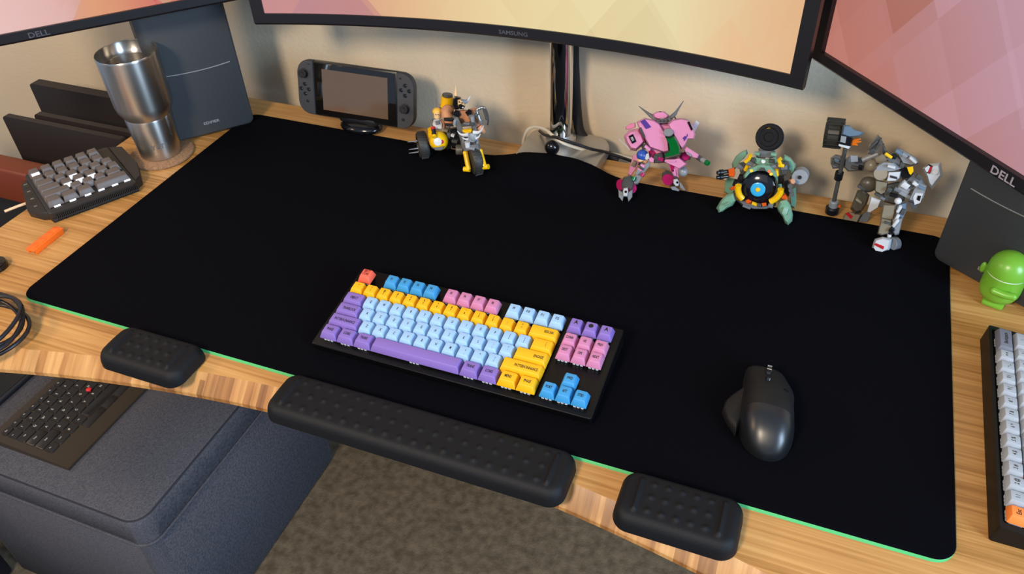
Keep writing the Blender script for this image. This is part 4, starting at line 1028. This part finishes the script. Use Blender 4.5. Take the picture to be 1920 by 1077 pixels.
slab('hip_flap', BRW, gr, gk, [(398, 610), (470, 635), (450, 690), (385, 732), (366, 725)], .515, .530, .85, label='white hip flap')
slab('pelvis', TAN, gr, gk, [(430, 490), (518, 505), (512, 580), (470, 600), (424, 572)], .512, .540, .85)
slab('belly', GDK, gr, gk, [(510, 520), (600, 500), (650, 560), (640, 640), (560, 670), (490, 650), (480, 590)], .512, .545, .85)
slab('chest_plate', GLY, gr, gk, [(412, 440), (430, 395), (485, 355), (560, 362), (618, 408), (575, 425), (515, 430), (500, 470), (470, 500), (432, 480)], .500, .540, .85)
slab('chest_plate', BRW, gr, gk, [(520, 432), (614, 428), (602, 478), (572, 500), (505, 502)], .496, .525, .85, label='white chest plate')
g = G(); g.cyl(gk(478, 440, .525), gk(466, 446, .498), .0095, seg=28, bev=.001); g.build('chest_disc', mat('disc_grey', '#5c574e', .35), gr, label='round dark chest disc')
slab('chest_core', BRK, gr, gk, [(600, 420), (640, 390), (690, 410), (680, 470), (620, 490)], .508, .540, .85)
slab('collar_tile', YEL, gr, gk, [(655, 398), (700, 392), (704, 430), (684, 456), (672, 448)], .503, .512, .9, label='yellow collar')
for pts in ([(500, 300), (545, 330)], [(520, 575), (495, 636)], [(488, 492), (512, 478)]):
    g = G(); g.tube([gk(x, y, .518) for x, y in pts], .0022, 8); g.build('yellow_bar', YEL, gr, label='yellow bar')
slab('back_armour', GLY, gr, gk, [(575, 290), (592, 258), (660, 290), (732, 335), (745, 370), (690, 392), (625, 375), (600, 330)], .530, .570, .82)
slab('neck_guard', GMD, gr, gk, [(500, 330), (560, 290), (620, 350), (600, 390), (530, 380)], .535, .565, .85)
slab('shoulder_shield', SIL, gr, gk, [(372, 300), (385, 230), (445, 162), (470, 190), (520, 290), (470, 320), (425, 295), (390, 318)], .545, .575, .85, label='silver shoulder shield')
slab('shoulder_block', TAN, gr, gk, [(420, 330), (480, 300), (520, 345), (480, 380), (430, 370)], .530, .560, .85)
slab('shoulder_guard', BRW, gr, gk, [(768, 405), (825, 372), (900, 362), (918, 460), (836, 562), (815, 540), (795, 470)], .515, .550, .7, label='white rounded shoulder guard')
decal('guard_badge', BRK, gr, gk, [(778, 410), (815, 378), (842, 392), (822, 445), (798, 440)], .514); decal('guard_badge_field', BRW, gr, gk, [(782, 408), (812, 386), (822, 396), (806, 432), (798, 436)], .5132)
decal('guard_badge_stripe', RED, gr, gk, [(824, 394), (838, 396), (820, 440), (806, 438)], .5132)
g = G(); g.cyl(gk(860, 434, .516), gk(860, 434, .512), .0035, seg=16); g.build('stud', GLY, gr)
g = G(); g.sph(gk(400, 385, .545), .0095); g.build('elbow', TAN, gr, label='tan grey round elbow')
slab('left_forearm', GMD, gr, gk, [(205, 340), (240, 318), (330, 325), (355, 370), (340, 425), (230, 430), (200, 400)], .553, .575, .85)
slab('forearm_block', GLY, gr, gk, [(245, 312), (300, 315), (305, 360), (250, 365)], .522, .535, .9)
slab('hand', GMD, gr, gk, [(105, 330), (140, 305), (185, 315), (190, 370), (170, 408), (120, 410), (104, 370)], .553, .575, .8)
stick('piston', GLY, gr, gk(330, 350, .545), gk(450, 300, .55), .0035)
slab('right_arm', GMD, gr, gk, [(650, 490), (700, 440), (760, 470), (790, 530), (770, 560), (700, 560), (640, 600), (620, 570)], .508, .540, .85)
slab('right_forearm', GLY, gr, gk, [(700, 560), (740, 500), (800, 530), (775, 620), (735, 670), (665, 640)], .502, .530, .82)
decal('arm_print', BRW, gr, gk, [(700, 620), (716, 585), (772, 590), (752, 655), (712, 670)], .5015)
decal('arm_print_mark', BRK, gr, gk, [(726, 632), (734, 604), (758, 606), (748, 644)], .5008)
slab('arm_blade', SIL, gr, gk, [(664, 645), (740, 670), (722, 700), (700, 712), (688, 690)], .510, .525, .85)
g = G(); g.sph(gk(592, 643, .506), .0048); g.build('hip_joint', BRW, gr, label='white ball joint')
for i, (x, y) in enumerate(((630, 560), (640, 590), (640, 540))): piece('plate_brick', GLY, gr, lambda g: g.box(gk(x, y, .510), (.016, .008, .005), Ry(.4), bev=.0006))
piece('white_lug', BRW, gr, lambda g: g.box(gk(645, 525, .506), (.010, .008, .008), Ry(.4), bev=.001), label='white lug')
hm0 = gk(115, 705, .5575); hm0.z = 0
hm = thing('toy_hammer', 'toy rocket hammer with black drum head held by the grey robot', 'toy hammer', tuple(hm0))
stick('shaft', GDK, hm, gk(212, 262, .548), gk(128, 650, .556), .0030); stick('grip', BRK, hm, gk(172, 430, .552), gk(158, 488, .553), .0058)
stick('pommel_block', GLY, hm, gk(132, 640, .556), gk(124, 685, .557), .0068)
g = G(); g.cyl(gk(121, 682, .557), gk(112, 730, .5575), .0098, seg=22, bev=.002); g.build('pommel', BRK, hm)
piece('pommel_clip', ORG, hm, lambda g: g.box(gk(165, 680, .557), (.005, .004, .004), bev=.0005))
hA, hB = gk(64, 147, .557), gk(198, 160, .556)
g = G(); g.cyl(hA, hB, .0198, seg=40, bev=.005)
dh = (hB - hA).normalized(); oh = dh.orthogonal().normalized(); ph = dh.cross(oh)
for k in range(16):
    a = 2*PI*k/16; c = (hA + hB)/2 + (oh*math.cos(a) + ph*math.sin(a))*.0196; g.box(c, (.0058, .0010, .0240), dh.to_track_quat('Z', 'Y').to_matrix(), bev=.0003)
g.build('drum_head', mat('tyre_black', '#26241f', .5), hm, smooth=30)
slab('nozzle', mat('brick_sand_blue', '#64788c', .32), hm, gk, [(195, 95), (240, 95), (280, 130), (352, 148), (320, 175), (240, 185), (180, 165)], .534, .558, .8)
slab('engine_block', BRK, hm, gk, [(168, 160), (268, 190), (252, 248), (160, 232)], .534, .558, .9)
decal('engine_tile', GLY, hm, gk, [(182, 172), (220, 180), (212, 225), (174, 215)], .5335)
slab('engine_base', BRW, hm, gk, [(162, 230), (252, 250), (236, 268), (160, 246)], .534, .556, .9, label='white base strip')
for k, (x, y) in enumerate(((322, 195), (325, 215), (300, 240))):
    g = G(); g.cyl(gk(262, 212 + 8*k, .543), gk(x, y, .538), .0032, .0008, 10); g.build('flame', mat('clear_orange', '#ee7d1c', .15, trans=.2), hm, label='orange flame piece')

# ---------------- three wheeled motorbike with riders
tr = crop(760, 150, 5.384)
b0 = tr(480, 760, .52); b0.z = 0
tk_ = thing('toy_motorbike', 'yellow and grey brick motorbike toy with ball shaped sidecar', 'toy motorbike', tuple(b0))
def tyre(name, c, ax, r, wdt, m, parent, rim=None):
    q = V(ax).normalized().to_track_quat('Z', 'Y').to_matrix(); g = G()
    g.lathe([(r*.62, -wdt/2), (r*.9, -wdt/2), (r, -wdt*.3), (r, wdt*.3), (r*.9, wdt/2), (r*.62, wdt/2), (r*.55, 0)], c, q, 36)
    for k in range(28):
        a = 2*PI*k/28; g.box(c + q @ V((math.cos(a)*r, math.sin(a)*r, 0)), (.0016, .0018, wdt*.72), q @ Rz(a), bev=0)
    w_ = g.build(name, m, parent)
    g = G(); g.lathe([(.0015, -wdt*.32), (r*.35, -wdt*.36), (r*.60, -wdt*.42), (r*.60, wdt*.42), (r*.35, wdt*.36), (.0015, wdt*.32)], c, q, 28)
    g.build('rim', rim or GDK, w_); return w_
TY = mat('tyre_grey', '#2b2b2a', .55)
fw = tr(712, 885, .490); fw.z = .0245 + MT
tyre('front_wheel', fw, (.75, .66, .04), .0245, .0150, TY, tk_, TAN)
for x0, y0, x1, y1, xe in ((608, 738, 640, 905, 592), (755, 722, 800, 880, 840)):
    g = G(); g.cyl(tr(x0, y0, .490), tr(x1, y1, .478), .0042, seg=14); g.sph(tr(x0, y0, .490), .0046); g.cyl(tr(x1 + (12 if xe < x1 else -12), y1, .478), tr(xe, y1 - 5, .478), .0042, seg=14); g.build('fork', YEL, tk_, label='yellow fork leg')
slab('front_frame', GMD, tk_, tr, [(492, 385), (530, 378), (560, 450), (600, 560), (690, 570), (672, 440), (640, 360), (690, 352), (712, 460), (745, 640), (760, 712), (580, 726), (560, 620), (520, 480)], .497, .515, .96)
slab('cross_bar', GDK, tk_, tr, [(560, 442), (600, 425), (690, 428), (700, 460), (640, 468), (570, 475)], .490, .505, .88)
slab('lower_block', GMD, tk_, tr, [(600, 660), (735, 645), (755, 710), (585, 722)], .486, .500, .9)
slab('yellow_cap', YEL, tk_, tr, [(570, 500), (660, 488), (690, 520), (640, 545), (580, 530)], .488, .500, .85, label='yellow cap')
g = G(); g.cyl(tr(674, 572, .500), tr(682, 577, .487), .0070, .0078, 24); g.sph(tr(682, 577, .486), .0076, (1, .6, 1)); g.build('headlight', mat('clear_lens', '#aab6c2', .1, trans=.4), tk_)
def horn(name, pts, r0, m, parent, f, Y):
    g = G(); P = smooth_path([f(x, y, Y) for x, y in pts], 6); g.tube(P, r0, 10, r2=.0004); g.build(name, m, parent, label='white horn')
horn('horn', [(640, 552), (590, 556), (552, 545), (524, 515)], .0036, BRW, tk_, tr, .486)
horn('horn', [(690, 530), (735, 530), (770, 505), (790, 462)], .0036, BRW, tk_, tr, .486)
horn('horn', [(640, 600), (605, 598), (570, 580)], .0024, BRW, tk_, tr, .484); horn('horn', [(715, 590), (740, 575), (758, 545)], .0024, BRW, tk_, tr, .484)
g = G(); g.cyl(tr(625, 625, .486), tr(628, 680, .485), .0048, .0036, 14); g.build('white_cylinder', BRW, tk_, label='white cylinder')
g = G(); g.cyl(tr(512, 705, .498), tr(585, 705, .502), .0085, seg=22, bev=.001); g.build('engine', mat('brick_olive_grey', '#504c42', .35), tk_)
slab('seat_block', BRK, tk_, tr, [(450, 480), (540, 470), (570, 600), (560, 700), (470, 690), (455, 600)], .510, .545, .85)
slab('rear_chassis', GDK, tk_, tr, [(380, 470), (450, 460), (470, 600), (460, 700), (420, 720), (390, 640)], .525, .560, .85)
# handle bars
for x0, y0, x1, y1 in ((505, 385, 480, 370), (690, 360, 730, 350)):
    stick('handlebar', GDK, tk_, tr(x0, y0, .505), tr(x1, y1, .508), .003)
# sidecar
g = G(); g.sph(tr(338, 615, .510), .0160, u=28, v=18); g.build('sidecar_ball', YEL, tk_, label='yellow sidecar ball')
sc0 = tr(338, 615, .510); dcam = (CAM_C - sc0).normalized()
def spot(px, py, r, m, name):
    d = (tr(px, py, .492) - sc0).normalized(); q = d.to_track_quat('Z', 'Y').to_matrix(); g = G()
    g.lathe([(.0001, .0152), (r, .0143), (r, .0156), (.0001, .0166)], sc0, q, 20); g.build(name, m, tk_)
spot(322, 628, .0065, BRW, 'round_decal'); spot(395, 634, .0034, RED, 'round_decal')
slab('nose_cap', GMD, tk_, tr, [(270, 680), (400, 670), (370, 710), (300, 712)], .494, .512, .85)
slab('sidecar_body', YEL, tk_, tr, [(225, 485), (270, 465), (290, 500), (290, 560), (250, 640), (225, 560)], .510, .535, .85, label='yellow sidecar body')
g = G(); g.cyl(tr(285, 495, .505), tr(290, 555, .498), .0036, seg=14); g.build('exhaust', BRK, tk_); g = G(); g.cyl(tr(280, 480, .507), tr(285, 505, .504), .0040, seg=14); g.build('exhaust_ring', RED, tk_)
g = G(); g.cyl(tr(290, 560, .497), tr(292, 580, .494), .0036, seg=14); g.build('exhaust_tip', YEL, tk_)
lw = tr(172, 620, .515); lw.z = max(lw.z, .0225)
lw = V((lw.x, lw.y, .0225 + MT*0)); 
lwt = tyre('side_wheel', lw, (-.80, -.60, .0), .0225, .0165, TY, tk_, GDK)
for dz_, dy_ in ((.012, -.004), (0, -.008), (-.010, -.003)):
    g = G(); a = lw + V((-.007 - dy_*.6, dy_*.8 - .006, dz_)); g.cyl(a, a + V((-.0135, -.0085, 0)), .0018, .0006, 10); g.build('hub_spike', SIL, tk_, label='silver hub spike')
stick('axle', GDK, tk_, lw, sc0, .003)
# big rider
rb0 = tr(560, 480, .535)
br = thing('toy_figure', 'large brick figure with dark hair and bare arms riding the motorbike', 'toy figure', tuple(rb0))
slab('torso', SKN, br, tr, [(480, 380), (500, 310), (600, 300), (690, 310), (700, 370), (660, 440), (560, 440), (500, 440)], .515, .545, .8)
slab('vest', BRK, br, tr, [(470, 350), (505, 300), (545, 312), (560, 350), (530, 385), (490, 380)], .510, .535, .88); slab('vest', BRK, br, tr, [(600, 330), (640, 290), (672, 305), (668, 360), (630, 368)], .510, .535, .88)
slab('hair', BRK, br, tr, [(468, 260), (475, 190), (510, 162), (560, 172), (572, 215), (560, 250), (540, 300), (490, 300)], .515, .545, .8)
slab('face', mat('toy_face', '#e0bd8a', .4), br, tr, [(525, 200), (555, 192), (585, 225), (608, 262), (590, 298), (545, 296), (528, 250)], .509, .530, .8)
slab('mask', BRK, br, tr, [(535, 250), (560, 240), (602, 262), (590, 296), (555, 298), (538, 280)], .506, .516, .85)
for x, y in ((545, 222), (572, 232)): piece('eye', BRK, br, lambda g: g.sph(tr(x, y, .5075), .0011))
g = G(); g.tube([tr(575, 278, .5055), tr(588, 280, .5055)], .0011, 8); g.build('mouth', BRW, br)
g = G(); g.tube(smooth_path([tr(435, 300, .535), tr(418, 345, .525), tr(440, 400, .518), tr(450, 460, .516)]), .0095, 14, r2=.0075); g.sph(tr(425, 315, .533), .0105); g.build('arm', SKN, br)
g = G(); g.tube([tr(396, 398, .507), tr(486, 396, .507)], .0030, 8); g.build('wrist_band', BRK, br); g = G(); g.tube([tr(402, 452, .503), tr(484, 456, .503)], .0026, 8); g.build('wrist_band', BRK, br)
g = G(); g.tube(smooth_path([tr(680, 310, .535), tr(712, 380, .525), tr(730, 450, .512), tr(745, 475, .508)]), .0072, 14, r2=.0055); g.build('arm', SKN, br)
g = G(); g.tube(smooth_path([tr(745, 470, .508), tr(770, 500, .508), tr(790, 530, .51)]), .0062, 12, r2=.004); g.build('hand', SKN, br)
stick('shoulder_spike', mat('toy_face', '#e0bd8a', .4), br, tr(508, 165, .535), tr(510, 55, .545), .0032, .0004, label='cream spike')
g = G(); P = smooth_path([tr(580, 225, .54), tr(625, 212, .54), tr(658, 162, .54)], 6); g.tube(P, .0050, 10, r2=.0004); g.build('shoulder_horn', BRW, br, label='white horn')
g = G(); g.cyl(tr(415, 270, .55), tr(425, 165, .552), .0105, .0095, 24); g.build('back_tank', YEL, br, label='yellow back tank')
g = G(); g.cyl(tr(425, 168, .552), tr(427, 140, .553), .0088, seg=20, bev=.001); g.build('tank_cap', GDK, br); g = G(); g.tube([tr(350, 268, .548), tr(480, 275, .545)], .0034, 10); g.build('tank_strap', GMD, br)
hk0 = tr(765, 430, .512)
hk = thing('toy_hook', 'grey toy hook chained beside the motorbike rider', 'toy hook', tuple(hk0))
g = G(); g.tube(smooth_path([tr(700, 350, .510), tr(745, 350, .510)]), .0026, 10); g.tube(smooth_path([tr(725, 340, .510), tr(730, 300, .512), tr(765, 282, .514), tr(800, 285, .516), tr(825, 330, .52), tr(838, 400, .525), tr(830, 455, .527)]), .0028, 10, r2=.0012)
g.tube([tr(735, 355, .510), tr(750, 400, .508), tr(768, 430, .507)], .0030, 10); g.tube([tr(790, 285, .516), tr(810, 360, .52), tr(825, 400, .523)], .0022, 8); g.build('hook', SIL, hk)
piece('chain_end', GMD, hk, lambda g: g.box(tr(765, 428, .507), (.006, .005, .007), bev=.0008))
# small rider
sr0 = tr(325, 500, .53)
sr = thing('toy_figure', 'small brick figure with spiky yellow hair seated in the yellow sidecar', 'toy figure', tuple(sr0))
g = G(); g.cyl(tr(325, 388, .525), tr(322, 325, .527), .0062, seg=18, bev=.0015); g.build('head', mat('toy_face', '#e0bd8a', .4), sr)
g = G(); g.sph(tr(320, 318, .53), .0078, (1.0, 1, .8))
g.build('hair', mat('toy_hair', '#e3b348', .45), sr)
for x in (308, 332): piece('eye', BRK, sr, lambda g: g.sph(tr(x, 350, .5195), .0008))
slab('torso', BRW, sr, tr, [(285, 400), (345, 392), (375, 440), (372, 500), (300, 500), (270, 450)], .515, .530, .85)
slab('chest_gear', GMD, sr, tr, [(300, 415), (340, 405), (352, 445), (310, 455)], .512, .518, .85)
for pts in ([(282, 410), (262, 440), (270, 480)], [(352, 405), (380, 440), (378, 480)]):
    g = G(); g.tube(smooth_path([tr(x, y, .522) for x, y in pts]), .0034, 10); g.build('arm', GMD if pts[0][0] < 300 else SKN, sr)

# small studs, clips and joints that make the grey robot read as bricks
def bits(parent, f, L_, name='detail_brick'):
    for x, y, d, w_, h_, m, rot in L_:
        g = G(); g.box(f(x, y, d), (w_, .005, h_), Ry(rot), bev=.0005); g.build(name, m, parent)
SBL = mat('brick_sand_blue', '#64788c', .32)
bits(gr, gk, [(600, 290, .527, .010, .004, SBL, .5), (640, 310, .527, .008, .004, GLY, .5), (700, 345, .527, .012, .003, BRW, .6), (560, 320, .532, .006, .006, BRK, 0),
    (545, 395, .497, .010, .002, BRW, .1), (560, 470, .4945, .009, .0015, BRK, .1), (470, 380, .505, .008, .002, BRW, -.8), (620, 385, .505, .005, .005, GDK, 0),
    (740, 470, .505, .007, .006, GDK, .5), (720, 520, .502, .009, .004, BRW, .5), (760, 545, .500, .010, .003, SBL, .4), (680, 520, .506, .008, .004, GDK, .4),
    (590, 560, .508, .009, .005, GMD, .3), (560, 600, .508, .010, .004, BRK, .1), (530, 560, .509, .006, .006, GDK, .2), (450, 600, .514, .010, .003, GDK, .3), (480, 620, .513, .007, .003, GMD, .3),
    (600, 700, .498, .004, .010, BRW, .2), (585, 760, .496, .004, .010, BRW, .2), (625, 720, .498, .005, .008, GDK, .2), (575, 800, .489, .004, .012, BRW, .3), (515, 800, .488, .008, .002, GDK, .1),
    (545, 850, .489, .006, .006, BRK, .3), (330, 545, .528, .012, .004, GDK, .4), (310, 640, .528, .010, .003, TAN, .5), (350, 580, .528, .006, .003, GDK, .5),
    (250, 345, .550, .006, .006, SBL, 0), (280, 400, .551, .010, .004, GDK, .1), (320, 400, .551, .006, .006, BRK, 0), (150, 345, .551, .007, .004, SBL, .2), (150, 380, .551, .008, .003, GDK, .2), (125, 355, .551, .004, .008, GDK, 0),
    (410, 240, .543, .002, .018, GDK, .5), (450, 230, .543, .002, .018, GDK, .2), (485, 260, .543, .002, .012, GDK, -.2)])
bits(pm, pk, [(380, 500, .511, .010, .003, PNK, .6), (500, 605, .511, .010, .004, MAG, .1), (460, 590, .510, .006, .006, GDK, 0), (600, 620, .509, .016, .0025, PNK, -.2), (290, 730, .4985, .005, .009, GLY, .5), (320, 690, .497, .008, .003, GDK, .6),
    (250, 650, .526, .006, .010, TAN, .3), (620, 690, .538, .005, .012, MAG, -.3), (640, 730, .538, .004, .012, PNK, -.3), (780, 560, .518, .008, .002, GLY, .5), (560, 230, .529, .018, .003, GLY, 0), (330, 350, .511, .003, .016, GDK, -.5)])
bits(bm_, bl, [(420, 410, .526, .008, .005, GDK, .1), (600, 420, .526, .008, .005, GDK, -.1), (460, 350, .543, .008, .004, SGN, 0), (620, 355, .543, .008, .004, SGN, 0), (390, 450, .520, .010, .004, GMD, .3), (610, 470, .520, .010, .004, GMD, -.3),
    (300, 480, .522, .009, .006, GMD, .4), (720, 480, .522, .009, .006, GMD, -.3), (300, 590, .520, .008, .012, BRK, .2), (690, 600, .518, .008, .012, BRK, -.2), (250, 630, .520, .006, .010, BRK, .2), (440, 835, .499, .010, .003, YEL, .2), (480, 845, .498, .006, .004, GDK, 0),
    (590, 850, .498, .007, .005, GMD, 0), (360, 860, .503, .012, .003, GMD, .2), (170, 830, .4985, .010, .002, SGN, -.7), (730, 900, .4935, .007, .010, mat('brick_pale_green', '#8fb5a4', .25), .1), (560, 400, .545, .006, .003, BRW, 0)])
bits(tk_, tr, [(620, 440, .4885, .010, .002, GMD, 0), (590, 600, .494, .003, .014, GLY, .1), (725, 610, .494, .003, .014, GLY, -.1), (500, 430, .496, .004, .010, GLY, .2), (680, 400, .496, .004, .010, GLY, -.1), (660, 690, .484, .014, .003, GLY, 0),
    (440, 560, .522, .006, .010, GMD, .2), (480, 560, .508, .006, .004, BRW, .2), (500, 620, .508, .010, .004, GDK, 0), (410, 510, .522, .008, .004, TAN, .1), (650, 510, .486, .006, .003, YEL, 0)])

for o in COL.objects:
    if o.parent is None and 'label' in o:
        k = o.name.split('.')[0]; L_ = o['label']
        if k == 'speaker': o['group'] = 'pair of desktop speakers'
        elif k == 'wrist_rest': o['group'] = 'black foam wrist rests along the desk front'
        elif k == 'toy_robot': o['group'] = 'brick robot toys at the back of the mat'
        elif k == 'monitor' and L_.startswith('flat'): o['group'] = 'flat monitors at either side'
